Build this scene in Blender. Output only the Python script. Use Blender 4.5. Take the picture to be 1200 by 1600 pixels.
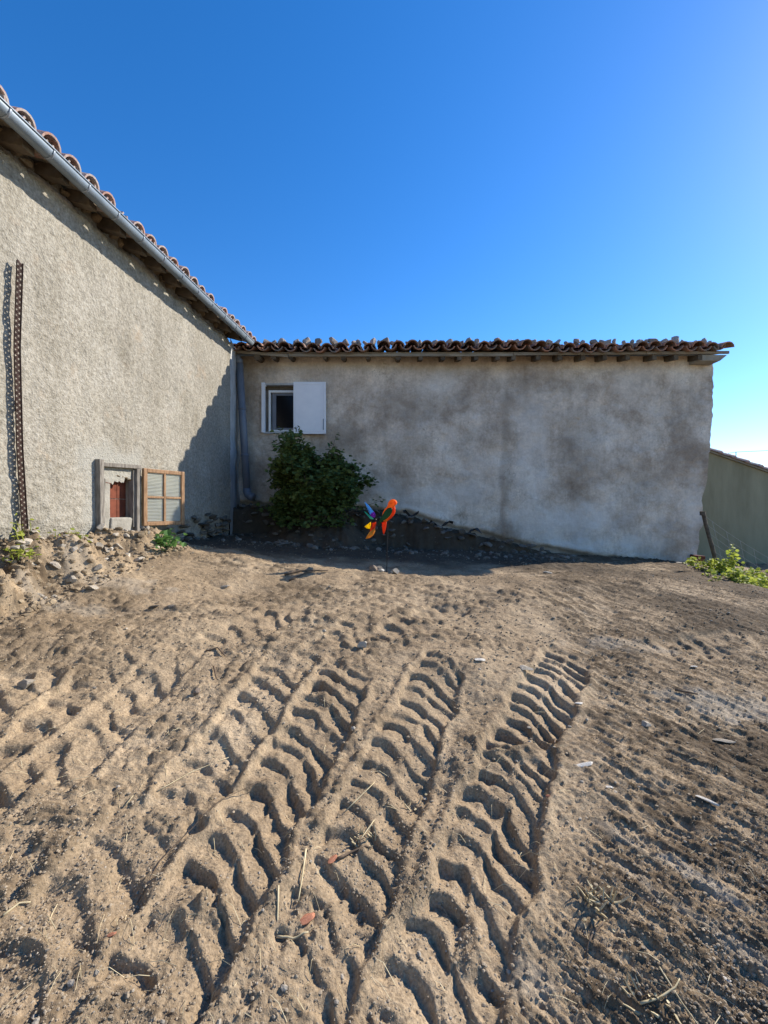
import bpy, bmesh, math, random
import numpy as np
from mathutils import Vector, Matrix

# ------------------------------------------------------------------ camera / light
for o in list(bpy.data.objects): bpy.data.objects.remove(o)
SC = bpy.context.scene
COL = SC.collection
F = 680.0            # focal length in photo pixels (1200 x 1600)
EH = 1.3             # eye height in the world frame
cam = bpy.data.cameras.new('camera'); camo = bpy.data.objects.new('camera', cam); COL.objects.link(camo)
camo.location = (0, 0, EH); camo.rotation_euler = (math.radians(90), 0, 0)
cam.sensor_fit = 'VERTICAL'; cam.sensor_height = 36.0; cam.lens = F / 1600 * 36.0
cam.clip_start = 0.05; cam.clip_end = 2000
SC.camera = camo
SUN = Vector((0.739, 0.405, 0.538)).normalized()     # towards the sun
EL = math.asin(SUN.z); AZ = math.atan2(SUN.x, SUN.y)
w = bpy.data.worlds.new('World'); SC.world = w; w.use_nodes = True
nt = w.node_tree; bg = nt.nodes['Background']
sky = nt.nodes.new('ShaderNodeTexSky'); sky.sky_type = 'NISHITA'; sky.sun_disc = False
sky.sun_elevation = EL; sky.sun_rotation = AZ; sky.altitude = 1000; sky.air_density = 1.0
sky.dust_density = 0.3; sky.ozone_density = 2.6
hs = nt.nodes.new('ShaderNodeHueSaturation'); hs.inputs['Saturation'].default_value = 1.34; hs.inputs['Hue'].default_value = 0.506
nt.links.new(sky.outputs[0], hs.inputs['Color']); nt.links.new(hs.outputs[0], bg.inputs[0])
bg.inputs[1].default_value = 0.15
sl = bpy.data.lights.new('sun', 'SUN'); slo = bpy.data.objects.new('sun', sl); COL.objects.link(slo)
sl.energy = 4.8; sl.angle = math.radians(0.5); sl.color = (1.0, 0.93, 0.82)
slo.rotation_euler = (-SUN).to_track_quat('-Z', 'Y').to_euler()
SC.view_settings.view_transform = 'Standard'; SC.view_settings.look = 'None'
SC.view_settings.exposure = 0.72; SC.view_settings.gamma = 1.0
SC.view_settings.use_curve_mapping = False

R = random.Random(7)
rad = math.radians
def P(px, py, Z): return Vector(((px - 600) / F * Z, Z, EH + (800 - py) / F * Z))

# ------------------------------------------------------------------ numpy noise
def _hash(ix, iy, seed):
    n = (ix.astype(np.int64) * 374761393 + iy.astype(np.int64) * 668265263 + seed * 1274126177) & 0xFFFFFFFF
    n = ((n ^ (n >> 13)) * 1274126177) & 0xFFFFFFFF
    n = n ^ (n >> 16)
    return (n & 0xFFFF) / 32767.5 - 1.0
def vnoise(x, y, seed=0):
    x = np.asarray(x, float); y = np.asarray(y, float)
    ix = np.floor(x); iy = np.floor(y); fx = x - ix; fy = y - iy
    fx = fx*fx*fx*(fx*(fx*6-15)+10); fy = fy*fy*fy*(fy*(fy*6-15)+10)
    a = _hash(ix, iy, seed); b = _hash(ix+1, iy, seed); c = _hash(ix, iy+1, seed); d = _hash(ix+1, iy+1, seed)
    return (a*(1-fx)+b*fx)*(1-fy) + (c*(1-fx)+d*fx)*fy
def fbm(x, y, oct=4, seed=0, gain=.5):
    s = 0; a = 1
    for i in range(oct):
        s = s + a*vnoise(x, y, seed+i*17); x = x*2.03+11.3; y = y*2.03-7.1; a *= gain
    return s
def sst(a, b, x):
    t = np.clip((x-a)/(b-a), 0, 1); return t*t*(3-2*t)

# ------------------------------------------------------------------ materials
MATS = {}
def nodes(name):
    m = bpy.data.materials.new(name); m.use_nodes = True
    t = m.node_tree; b = t.nodes['Principled BSDF']; MATS[name] = m
    return m, t, b
def N(t, typ, **kw):
    n = t.nodes.new(typ)
    for k, v in kw.items():
        if k in n.inputs: n.inputs[k].default_value = v
        else: setattr(n, k, v)
    return n
def ramp(t, fac, stops):
    r = t.nodes.new('ShaderNodeValToRGB'); e = r.color_ramp.elements
    while len(e) < len(stops): e.new(0.5)
    for q, (p, c) in zip(e, stops): q.position = p; q.color = (*c, 1) if len(c) == 3 else c
    t.links.new(fac, r.inputs[0]); return r
def coords(t, kind='Object', scale=None):
    if kind == 'World':
        g = t.nodes.new('ShaderNodeNewGeometry'); out = g.outputs['Position']
    else:
        g = t.nodes.new('ShaderNodeTexCoord'); out = g.outputs[kind]
    if scale:
        mp = t.nodes.new('ShaderNodeMapping'); mp.inputs['Scale'].default_value = scale
        t.links.new(out, mp.inputs['Vector']); out = mp.outputs[0]
    return out
def noise(t, co, scale, detail=5, rough=.6):
    n = N(t, 'ShaderNodeTexNoise', Scale=scale, Detail=detail, Roughness=rough)
    t.links.new(co, n.inputs['Vector']); return n.outputs['Fac']
def mixc(t, fac, a, b, typ='MIX'):
    m = t.nodes.new('ShaderNodeMix'); m.data_type = 'RGBA'; m.blend_type = typ
    for inp, v in ((m.inputs[0], fac), (m.inputs[6], a), (m.inputs[7], b)):
        if isinstance(v, (int, float)): inp.default_value = v
        elif isinstance(v, tuple): inp.default_value = (*v, 1)
        else: t.links.new(v, inp)
    return m.outputs[2]
def bump(t, b, h, strength=.5, dist=.01, prev=None):
    n = N(t, 'ShaderNodeBump', Strength=strength, Distance=dist)
    t.links.new(h, n.inputs['Height'])
    if prev is not None: t.links.new(prev, n.inputs['Normal'])
    t.links.new(n.outputs[0], b.inputs['Normal']); return n.outputs[0]
def simple(name, c1, c2, scale=8, rough=.85, bs=.4, bscale=40, bd=.004, rnd=.0, co='Object', metal=0, detail=5, spec=.3, stretch=None):
    m, t, b = nodes(name); cv = coords(t, co, stretch)
    n = noise(t, cv, scale, detail)
    r = ramp(t, n, [(.3, c1), (.7, c2)]); out = r.outputs[0]
    if rnd:
        oi = t.nodes.new('ShaderNodeObjectInfo')
        k = N(t, 'ShaderNodeMapRange'); k.inputs[3].default_value = 1-rnd; k.inputs[4].default_value = 1+rnd
        t.links.new(oi.outputs['Random'], k.inputs[0])
        vm = t.nodes.new('ShaderNodeVectorMath'); vm.operation = 'SCALE'
        t.links.new(out, vm.inputs[0]); t.links.new(k.outputs[0], vm.inputs['Scale']); out = vm.outputs[0]
    t.links.new(out, b.inputs['Base Color'])
    b.inputs['Roughness'].default_value = rough; b.inputs['Metallic'].default_value = metal
    b.inputs['Specular IOR Level'].default_value = spec
    if bs: bump(t, b, noise(t, cv, bscale, 4), bs, bd)
    return m

# ------------------------------------------------------------------ object helpers
def mesh(name, verts, faces, mat=None, smooth=False):
    me = bpy.data.meshes.new(name); me.from_pydata([tuple(v) for v in verts], [], faces); me.update()
    if mat: me.materials.append(MATS[mat])
    if smooth: me.polygons.foreach_set('use_smooth', [True]*len(me.polygons))
    return me
def ob(name, me, parent=None, loc=None, rot=None, scale=None):
    o = bpy.data.objects.new(name, me); COL.objects.link(o)
    if parent: o.parent = parent
    if loc is not None: o.location = loc
    if rot is not None: o.rotation_euler = rot
    if scale is not None: o.scale = scale
    return o
def tag(o, label=None, cat=None, group=None, kind=None):
    if label: o['label'] = label
    if cat: o['category'] = cat
    if group: o['group'] = group
    if kind: o['kind'] = kind
    return o
def thing(name, label, cat, loc=(0, 0, 0), group=None):
    return tag(ob(name, None, loc=loc), label, cat, group)
class MB:
    def __init__(s): s.v = []; s.f = []
    def box(s, c, d, M=None, jit=0):
        n = len(s.v)
        for sz in (-1, 1):
            for sx, sy in ((-1, -1), (1, -1), (1, 1), (-1, 1)):
                p = Vector((sx*d[0]/2 + R.uniform(-jit, jit), sy*d[1]/2 + R.uniform(-jit, jit), sz*d[2]/2 + R.uniform(-jit, jit)))
                if M is not None: p = M @ p
                s.v.append(p + Vector(c))
        s.f += [tuple(n+i for i in q) for q in ((3, 2, 1, 0), (4, 5, 6, 7), (0, 1, 5, 4), (1, 2, 6, 5), (2, 3, 7, 6), (3, 0, 4, 7))]
        return s
    def hexa(s, pts):                       # 8 corner points: bottom ring then top ring
        n = len(s.v); s.v += [Vector(p) for p in pts]
        s.f += [tuple(n+i for i in q) for q in ((3, 2, 1, 0), (4, 5, 6, 7), (0, 1, 5, 4), (1, 2, 6, 5), (2, 3, 7, 6), (3, 0, 4, 7))]
        return s
    def tube(s, pts, rads, seg=8, caps=True):
        pts = [Vector(p) for p in pts]
        if not hasattr(rads, '__len__'): rads = [rads]*len(pts)
        n0 = len(s.v); up = None
        for i, p in enumerate(pts):
            d = (pts[min(i+1, len(pts)-1)] - pts[max(i-1, 0)]).normalized()
            if up is None: up = d.orthogonal().normalized()
            up = (up - d*up.dot(d)).normalized(); sd = d.cross(up)
            for k in range(seg):
                a = 2*math.pi*k/seg; s.v.append(p + (up*math.cos(a) + sd*math.sin(a))*rads[i])
        for i in range(len(pts)-1):
            for k in range(seg):
                a = n0+i*seg+k; b = n0+i*seg+(k+1) % seg; s.f.append((a, b, b+seg, a+seg))
        if caps:
            s.f.append(tuple(n0+k for k in reversed(range(seg)))); s.f.append(tuple(n0+(len(pts)-1)*seg+k for k in range(seg)))
        return s
    def build(s, name, mat, parent=None, smooth=False, **kw):
        return ob(name, mesh(name, s.v, s.f, mat, smooth), parent, **kw)
def bevel(o, w=.004, seg=2):
    m = o.modifiers.new('bevel', 'BEVEL'); m.width = w; m.segments = seg; m.limit_method = 'ANGLE'; return o
def rotmat(ax, ay, az): return Matrix.Rotation(az, 3, 'Z') @ Matrix.Rotation(ay, 3, 'Y') @ Matrix.Rotation(ax, 3, 'X')

# ------------------------------------------------------------------ material library
# soil
m, t, b = nodes('soil')
wp = coords(t, 'World')
n1 = noise(t, wp, 1.3, 6, .65); n2 = noise(t, wp, 14, 6, .7); n3 = noise(t, wp, 120, 3, .6)
at = N(t, 'ShaderNodeAttribute', attribute_name='damp'); ac = N(t, 'ShaderNodeAttribute', attribute_name='chalk')
base = ramp(t, n1, [(.30, (.275, .205, .13)), (.52, (.37, .284, .186)), (.72, (.47, .37, .25))]).outputs[0]
g = ramp(t, n2, [(.25, (.72, .70, .68)), (.75, (1.15, 1.13, 1.1))]).outputs[0]
c = mixc(t, 1.0, base, g, 'MULTIPLY')
g3 = ramp(t, n3, [(.3, (.62, .60, .58)), (.7, (1.28, 1.26, 1.24))]).outputs[0]
c = mixc(t, 1.0, c, g3, 'MULTIPLY')
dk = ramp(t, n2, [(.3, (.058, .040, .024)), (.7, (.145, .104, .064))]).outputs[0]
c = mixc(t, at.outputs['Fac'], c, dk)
ah = N(t, 'ShaderNodeAttribute', attribute_name='dug_shade')
c = mixc(t, ah.outputs['Fac'], c, mixc(t, n2, (.034, .026, .019), (.095, .073, .053)))  # shade of the dug strip, painted as near-black soil
c = mixc(t, ac.outputs['Fac'], c, mixc(t, n2, (.36, .30, .22), (.54, .48, .39)))
t.links.new(c, b.inputs['Base Color']); b.inputs['Roughness'].default_value = .95; b.inputs['Specular IOR Level'].default_value = .15
n5 = noise(t, wp, 48, 5, .75); p = bump(t, b, n2, .4, .014); p = bump(t, b, n5, .7, .010, p); bump(t, b, n3, .6, .004, p)

simple('crumb', (.14, .108, .072), (.34, .27, .187), 6, .95, .5, 60, .003, .25)
simple('straw', (.42, .33, .18), (.62, .52, .33), 20, .8, 0, rnd=.25)
simple('stick', (.09, .06, .04), (.20, .14, .09), 30, .9, .5, 60, .002, .3)
simple('stone', (.32, .27, .205), (.50, .43, .34), 9, .9, .6, 35, .008, .28)
simple('pale_stone', (.50, .45, .37), (.74, .68, .59), 9, .9, .5, 30, .006, .12)
simple('brown_stone', (.13, .095, .07), (.26, .20, .15), 8, .9, .5, 30, .006, .15)
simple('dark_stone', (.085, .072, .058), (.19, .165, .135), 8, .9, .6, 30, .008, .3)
simple('roof_rock', (.19, .155, .13), (.37, .315, .27), 9, .9, .6, 35, .008, .3)
simple('brick_shard', (.36, .13, .07), (.52, .24, .14), 14, .9, .5, 50, .004, .2)
simple('old_wood', (.10, .085, .07), (.30, .27, .23), 9, .9, .7, 40, .004, .15, stretch=(6, 6, 1))
simple('rafter_wood', (.06, .045, .03), (.15, .115, .078), 9, .9, .6, 40, .004, .2)
simple('plank_wood', (.17, .14, .10), (.33, .28, .21), 9, .9, .6, 40, .004, .15)
simple('grey_board', (.15, .125, .095), (.34, .295, .225), 7, .9, .5, 40, .004, .12, stretch=(.6, 6, 6))
simple('sash_wood', (.20, .105, .048), (.42, .245, .125), 10, .6, .5, 50, .003, .0, stretch=(6, 6, 1))
simple('zinc', (.17, .215, .255), (.26, .305, .35), 5, .5, .1, 20, .002, .0, metal=.25, spec=.5)
simple('zinc_dark', (.22, .25, .29), (.34, .37, .41), 5, .5, .1, 20, .002, .0, metal=.5)
simple('pipe_grey', (.12, .135, .165), (.17, .185, .215), 4, .4, .05, 30, .001)
simple('rust', (.018, .010, .008), (.055, .026, .018), 30, .85, .5, 90, .002)
simple('white_paint', (.74, .75, .77), (.82, .82, .83), 6, .45, .05, 30, .001)
simple('white_pvc', (.70, .70, .68), (.78, .78, .76), 6, .4, 0)
simple('brick_infill', (.10, .026, .012), (.19, .052, .026), 12, .85, .4, 40, .004)
simple('cement', (.34, .34, .33), (.56, .55, .53), 5, .9, .6, 30, .008, co='World')
simple('jamb_plaster', (.22, .20, .165), (.36, .335, .285), 6, .95, .7, 40, .01, co='World')
simple('black_rod', (.012, .012, .014), (.02, .02, .022), 5, .5, 0)
simple('wire', (.30, .30, .29), (.42, .42, .41), 5, .5, 0, metal=.6)
simple('rubber_cloth', (.02, .02, .022), (.06, .058, .06), 7, .8, .5, 30, .01)
simple('bark', (.06, .045, .03), (.14, .11, .08), 20, .9, .5, 50, .003)
simple('rubble', (.16, .115, .07), (.34, .26, .165), 8, .95, .6, 30, .01, .25)
# terracotta tiles: lichen grey / weathered red
def tile_mat(name, reds, lichen, amount):
    m, t, b = nodes(name); co = coords(t, 'Object'); oi = t.nodes.new('ShaderNodeObjectInfo')
    add = t.nodes.new('ShaderNodeVectorMath'); add.operation = 'ADD'
    sc = t.nodes.new('ShaderNodeVectorMath'); sc.operation = 'SCALE'; sc.inputs[0].default_value = (13, 7, 5)
    t.links.new(oi.outputs['Random'], sc.inputs['Scale']); t.links.new(co, add.inputs[0]); t.links.new(sc.outputs[0], add.inputs[1])
    cv = add.outputs[0]
    r = ramp(t, oi.outputs['Random'], [(0, reds[0]), (.5, reds[1]), (1, reds[2])]).outputs[0]
    n = noise(t, cv, 9, 6, .7)
    lf = ramp(t, n, [(amount-.08, (0, 0, 0)), (amount+.1, (1, 1, 1))]).outputs[0]
    c = mixc(t, lf, r, lichen)
    c = mixc(t, 1.0, c, ramp(t, noise(t, cv, 40, 4), [(.3, (.6, .6, .6)), (.7, (1.15, 1.15, 1.15))]).outputs[0], 'MULTIPLY')
    t.links.new(c, b.inputs['Base Color']); b.inputs['Roughness'].default_value = .9; b.inputs['Specular IOR Level'].default_value = .2
    bump(t, b, noise(t, cv, 60, 4), .5, .004)
tile_mat('tile_red', ((.44, .24, .18), (.54, .33, .27), (.46, .30, .25)), (.46, .41, .37), .50)
tile_mat('tile_old', ((.40, .18, .105), (.50, .23, .13), (.30, .16, .11)), (.20, .175, .145), .50)
# left wall: pebble-dash render
m, t, b = nodes('pebbledash'); wp = coords(t, 'World')
v = N(t, 'ShaderNodeTexVoronoi', Scale=58.0); v.feature = 'F1'; t.links.new(wp, v.inputs['Vector'])
nb = noise(t, wp, 34, 4, .7); ns = noise(t, wp, 2.2, 5, .6); nr = noise(t, wp, 3.3, 4, .6)
c = ramp(t, nb, [(.28, (.188, .168, .134)), (.5, (.315, .287, .237)), (.72, (.43, .40, .34))]).outputs[0]
c = mixc(t, 1.0, c, ramp(t, ns, [(.3, (.84, .83, .80)), (.7, (1.08, 1.08, 1.08))]).outputs[0], 'MULTIPLY')
rf = ramp(t, nr, [(.60, (0, 0, 0)), (.78, (.42, .42, .42))]).outputs[0]
c = mixc(t, rf, c, (.36, .25, .15))
lw = noise(t, coords(t, 'World', (1.6, 1.6, .22)), 2.4, 5, .7)
c = mixc(t, 1.0, c, ramp(t, lw, [(.32, (.86, .85, .83)), (.5, (1, 1, 1)), (.7, (1.05, 1.05, 1.05))]).outputs[0], 'MULTIPLY')
ap = N(t, 'ShaderNodeAttribute', attribute_name='patch')
c = mixc(t, ap.outputs['Fac'], c, mixc(t, nb, (.27, .258, .22), (.40, .385, .34)))
t.links.new(c, b.inputs['Base Color']); b.inputs['Roughness'].default_value = .95; b.inputs['Specular IOR Level'].default_value = .15
p = bump(t, b, v.outputs['Distance'], .5, -.010); bump(t, b, nb, .75, .014, p)
# back wall: stained lime/cement render
m, t, b = nodes('stained_render'); wp = coords(t, 'World')
n1 = noise(t, wp, 1.1, 7, .62); n2 = noise(t, wp, 2.6, 9, .76); n3 = noise(t, wp, 30, 4, .7); n4 = noise(t, coords(t, 'World', (1, 1, .35)), 3.0, 5, .6)
c = ramp(t, n1, [(.30, (.34, .262, .195)), (.43, (.49, .40, .315)), (.52, (.66, .555, .45)), (.68, (.78, .685, .575))]).outputs[0]
c = mixc(t, .75, c, ramp(t, n2, [(.36, (.62, .59, .56)), (.47, (.90, .89, .88)), (.53, (1.0, 1.0, 1.0)), (.72, (1.14, 1.14, 1.14))]).outputs[0], 'MULTIPLY')
c = mixc(t, 1.0, c, ramp(t, n3, [(.25, (.80, .79, .78)), (.75, (1.15, 1.15, 1.14))]).outputs[0], 'MULTIPLY')
ast = N(t, 'ShaderNodeAttribute', attribute_name='stain'); alm = N(t, 'ShaderNodeAttribute', attribute_name='lime')
c = mixc(t, ast.outputs['Fac'], c, mixc(t, n2, (.19, .153, .115), (.34, .285, .222)))
run = noise(t, coords(t, 'World', (1, 1, .09)), 7.0, 6, .7)
c = mixc(t, 1.0, c, ramp(t, run, [(.33, (.89, .88, .86)), (.5, (1, 1, 1)), (.7, (1.06, 1.06, 1.06))]).outputs[0], 'MULTIPLY')
vc = N(t, 'ShaderNodeTexVoronoi', Scale=1.25); vc.feature = 'DISTANCE_TO_EDGE'
wq = t.nodes.new('ShaderNodeVectorMath'); wq.operation = 'ADD'; nq = N(t, 'ShaderNodeTexNoise', Scale=2.5, Detail=5.0); t.links.new(wp, nq.inputs['Vector']); t.links.new(wp, wq.inputs[0]); t.links.new(nq.outputs['Color'], wq.inputs[1]); t.links.new(wq.outputs[0], vc.inputs['Vector'])
crk = ramp(t, vc.outputs['Distance'], [(.0, (.45, .42, .38)), (.006, (1, 1, 1))]).outputs[0]
c = mixc(t, ramp(t, n1, [(.5, (0, 0, 0)), (.6, (.8, .8, .8))]).outputs[0], c, mixc(t, 1.0, c, crk, 'MULTIPLY'))
c = mixc(t, alm.outputs['Fac'], c, mixc(t, n2, (.58, .53, .47), (.78, .73, .66)))
t.links.new(c, b.inputs['Base Color']); b.inputs['Roughness'].default_value = .92; b.inputs['Specular IOR Level'].default_value = .15
p = bump(t, b, noise(t, wp, 9, 6, .7), .6, .035); bump(t, b, n3, .5, .01, p)
simple('olive_render', (.22, .195, .12), (.33, .295, .19), 1.3, .95, .4, 25, .01, co='World', stretch=(2.2, 2.2, .5))
# dark window pane
m, t, b = nodes('dark_glass'); b.inputs['Base Color'].default_value = (.010, .010, .011, 1); b.inputs['Roughness'].default_value = .12; b.inputs['Specular IOR Level'].default_value = .12
# ribbed privacy glass
m, t, b = nodes('ribbed_glass'); out = t.nodes['Material Output']
wv = N(t, 'ShaderNodeTexWave', Scale=20.0, Distortion=.8); wv.bands_direction = 'Z'; t.links.new(coords(t, 'Object'), wv.inputs['Vector'])
b.inputs['Base Color'].default_value = (.74, .74, .66, 1); b.inputs['Roughness'].default_value = .22
bump(t, b, wv.outputs['Fac'], .8, .01)
tr = N(t, 'ShaderNodeBsdfTransparent'); tr.inputs[0].default_value = (.86, .90, .85, 1)
tl = N(t, 'ShaderNodeBsdfTranslucent'); tl.inputs[0].default_value = (.8, .8, .72, 1)
m1 = t.nodes.new('ShaderNodeMixShader'); m1.inputs[0].default_value = .45
t.links.new(b.outputs[0], m1.inputs[1]); t.links.new(tl.outputs[0], m1.inputs[2])
mm = t.nodes.new('ShaderNodeMixShader'); mr = ramp(t, wv.outputs['Fac'], [(.2, (.22, .22, .22)), (.8, (.42, .42, .42))])
t.links.new(mr.outputs[0], mm.inputs[0]); t.links.new(m1.outputs[0], mm.inputs[1]); t.links.new(tr.outputs[0], mm.inputs[2]); t.links.new(mm.outputs[0], out.inputs[0])
# thin coloured cloth / leaves: diffuse + translucent
def thin(name, c1, c2, trans=.45, scale=6, rough=.6):
    m, t, b = nodes(name); out = t.nodes['Material Output']
    r = ramp(t, noise(t, coords(t, 'Object'), scale, 3), [(.3, c1), (.7, c2)]).outputs[0]
    t.links.new(r, b.inputs['Base Color']); b.inputs['Roughness'].default_value = rough; b.inputs['Specular IOR Level'].default_value = .25
    tl = t.nodes.new('ShaderNodeBsdfTranslucent'); t.links.new(r, tl.inputs[0])
    mx = t.nodes.new('ShaderNodeMixShader'); mx.inputs[0].default_value = trans
    t.links.new(b.outputs[0], mx.inputs[1]); t.links.new(tl.outputs[0], mx.inputs[2]); t.links.new(mx.outputs[0], out.inputs[0])
thin('bush_leaf', (.034, .075, .022), (.16, .21, .06), .38, 7)
thin('weed_leaf', (.24, .31, .04), (.46, .48, .09), .5, 5)
thin('herb_leaf', (.06, .15, .04), (.14, .26, .07), .4, 5)
thin('cloth_orange', (.95, .27, .03), (.97, .31, .04), .58, 4)
thin('cloth_red', (.92, .10, .015), (.94, .12, .02), .58, 4)
thin('cloth_green', (.012, .07, .018), (.016, .085, .022), .25, 4)
thin('cloth_blue', (.10, .36, .72), (.14, .42, .78), .45, 4)
thin('cloth_purple', (.20, .03, .45), (.24, .04, .5), .45, 4)
thin('cloth_teal', (.06, .55, .46), (.08, .60, .52), .45, 4)
thin('cloth_yellow', (.90, .68, .01), (.92, .72, .02), .5, 4)
thin('cloth_amber', (.90, .36, .03), (.92, .42, .05), .5, 4)

# ------------------------------------------------------------------ ground
def plane_h(X, Z):                 # broad ground height relative to the eye
    return -.55 - .068*X - .185*np.maximum(4.4 - np.maximum(Z, -1), 0) + .06*sst(2.6, 0.2, np.asarray(Z, float))*0
def at(px, py):                    # pixel -> point on the broad ground plane (X, Z)
    u = (px-600)/F; v = (py-800)/F
    Z = 1.364/(v + .185 - .068*u)
    if Z > 4.4: Z = .55/(v - .068*u)
    return u*Z, Z
def wallX(Z): return -3.183 + .1103*Z          # face of the left wall
def Zof(px, off=0.): return (3.183-off)/((600-px)/F + .1103)
D = 7.6                                         # face of the back wall
HB = [(-3.2, .16), (-2.7, .16), (-.45, .11), (.45, 0.), (1.1, -.22), (2.0, -.42), (2.8, -.61), (3.7, -.76), (5.1, -.915), (5.6, -.93), (9, -1.2)]
def hb(X): return np.interp(X, [a for a, _ in HB], [b_ for _, b_ in HB])   # foot of the render on the back wall

geo = np.exp(np.linspace(math.log(.72), math.log(5.6), 640))
Zr = np.concatenate([[-60, -20, -8, -3, -1, 0, .35, .55], geo, np.linspace(5.62, 7.9, 150), [8.3, 9, 10, 11.5, 14, 20, 40, 120, 400]])
Ur = np.concatenate([[-60, -20, -8, -4, -2.6], np.linspace(-2.1, -1.12, 60, endpoint=False), np.linspace(-1.12, 1.12, 640), np.linspace(1.12, 2.1, 61)[1:], [2.6, 4, 8, 20, 60]])
def wsc(Z): return np.maximum(Z, .6) + .3
UU, ZZ = np.meshgrid(Ur, Zr); XX = UU*wsc(ZZ)
H = plane_h(XX, ZZ)
far = np.abs(XX) > 12
H = np.where(far, np.interp(np.abs(XX), [12, 60, 4000], [0, -.5, -.5]) + plane_h(np.clip(XX, -12, 12), ZZ), H)
# bank falling away on the right
edge = 4.05 + (ZZ-4.4)*.38
H -= .95*sst(-.1, 1.6, XX - edge + .18*fbm(XX*1.5, ZZ*1.5, 3, 5))*sst(2.2, 3.6, ZZ)
# slight hollow around the wall's shadow edge
H -= .10*np.exp(-((XX-.2)/1.7)**2 - ((ZZ-4.7)/1.1)**2)
# broad unevenness
H += .030*fbm(XX*.7, ZZ*.7, 3, 1) + .018*fbm(XX*2.3, ZZ*2.3, 3, 2)
# soil bank along the left wall
dw = XX - wallX(ZZ)
mnd = sst(.52, .04, dw + .14*fbm(XX*4, ZZ*4, 3, 8, .5)) * sst(5.15, 4.85, ZZ + .12*fbm(XX*4, ZZ*4, 3, 9))
mh = -.25 + .045*fbm(XX*5, ZZ*5, 4, 3, .5)
H = np.where(mnd > 0, H + mnd*np.maximum(mh - H, 0), H)
# sloping apron of dug soil in front of it
apr = sst(1.5, .4, dw + .2*fbm(XX*2, ZZ*2, 3, 18))*sst(5.4, 4.6, ZZ)
H += .045*apr
# ledge of earth along the back wall, steep face
lf = 7.12 + .10*fbm(XX*1.7, ZZ*.2, 3, 12) - .25*sst(-2.3, -3.0, XX)
led = sst(0, .10, ZZ - lf + .05*fbm(XX*5, ZZ*5, 3, 14))
H = np.where(led > 0, H + led*np.maximum(hb(XX) - .10 + .03*fbm(XX*4, ZZ*4, 3, 15) - H, 0), H)
# mound carrying the bush
r2 = np.sqrt(((XX+1.05)/.95)**2 + ((ZZ-6.95)/.72)**2)
mb = sst(1.05, .45, r2 + .16*fbm(XX*3, ZZ*3, 4, 21))
H = np.where(mb > 0, H + mb*np.maximum(-.20 + .06*fbm(XX*3, ZZ*3, 3, 22) - H, 0), H)
# ---- near soil texture
near = sst(8.6, 7.9, ZZ)*sst(-.5, .5, ZZ)
TR = np.zeros_like(H); damp = np.zeros_like(H); chalk = np.zeros_like(H); clean = np.zeros_like(H)
# scraped streaks on the right hand half
ax_, az_ = at(850, 1250); bx_, bz_ = at(1100, 1420)
L_ = math.hypot(bx_-ax_, bz_-az_); dx_, dz_ = (bx_-ax_)/L_, (bz_-az_)/L_
su = XX*dx_ + ZZ*dz_; sv = -XX*dz_ + ZZ*dx_
xa = np.interp(ZZ, [at(p_, q_)[1] for p_, q_ in ((700, 1600), (830, 1400), (900, 1180), (860, 1000), (820, 900))],
               [at(p_, q_)[0] for p_, q_ in ((700, 1600), (830, 1400), (900, 1180), (860, 1000), (820, 900))])
rgt = sst(-.05, .25, XX - xa + .1*fbm(XX*3, ZZ*3, 3, 30))
wz = .08*fbm(XX*1.2, ZZ*1.2, 2, 31)
st = fbm(su*8.5, (sv+wz)*48, 5, 33, .72)
st2 = fbm(su*26, (sv+wz)*120, 3, 36, .6)
H += near*rgt*(.0062*st + .0042*st2)
# crumbly soil
rough = fbm(XX*9, ZZ*9, 5, 40, .62)
tiny = 2.2*(np.abs(vnoise(XX*42, ZZ*42, 45)) + .6*np.abs(vnoise(XX*85+3, ZZ*85, 46)) - .55)
clod = np.maximum(1.5*np.abs(vnoise(XX*13, ZZ*13, 50)) + .8*np.abs(vnoise(XX*27+5, ZZ*27, 51)) - .62, 0)
cmask = sst(.0, .5, fbm(XX*1.6, ZZ*1.6, 3, 53)+.1)
fine = fbm(XX*135, ZZ*135, 2, 48, .6)
pit = np.maximum(fbm(XX*30, ZZ*30, 3, 49) - .45, 0)
ROUGH = (.0062*rough + .017*clod*(.15+cmask) + .0036*tiny + .0022*fine - .014*pit)*near*(1 + 2.2*np.maximum(mnd, np.maximum(mb, .8*led)))
damp += .9*rgt*sst(-.35, .45, st)*near + .5*cmask*sst(0, .35, clod)
damp += .9*sst(.0, .8, fbm(XX*1.1+4, ZZ*1.1, 5, 57, .6))*(.36+.64*rgt)

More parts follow.
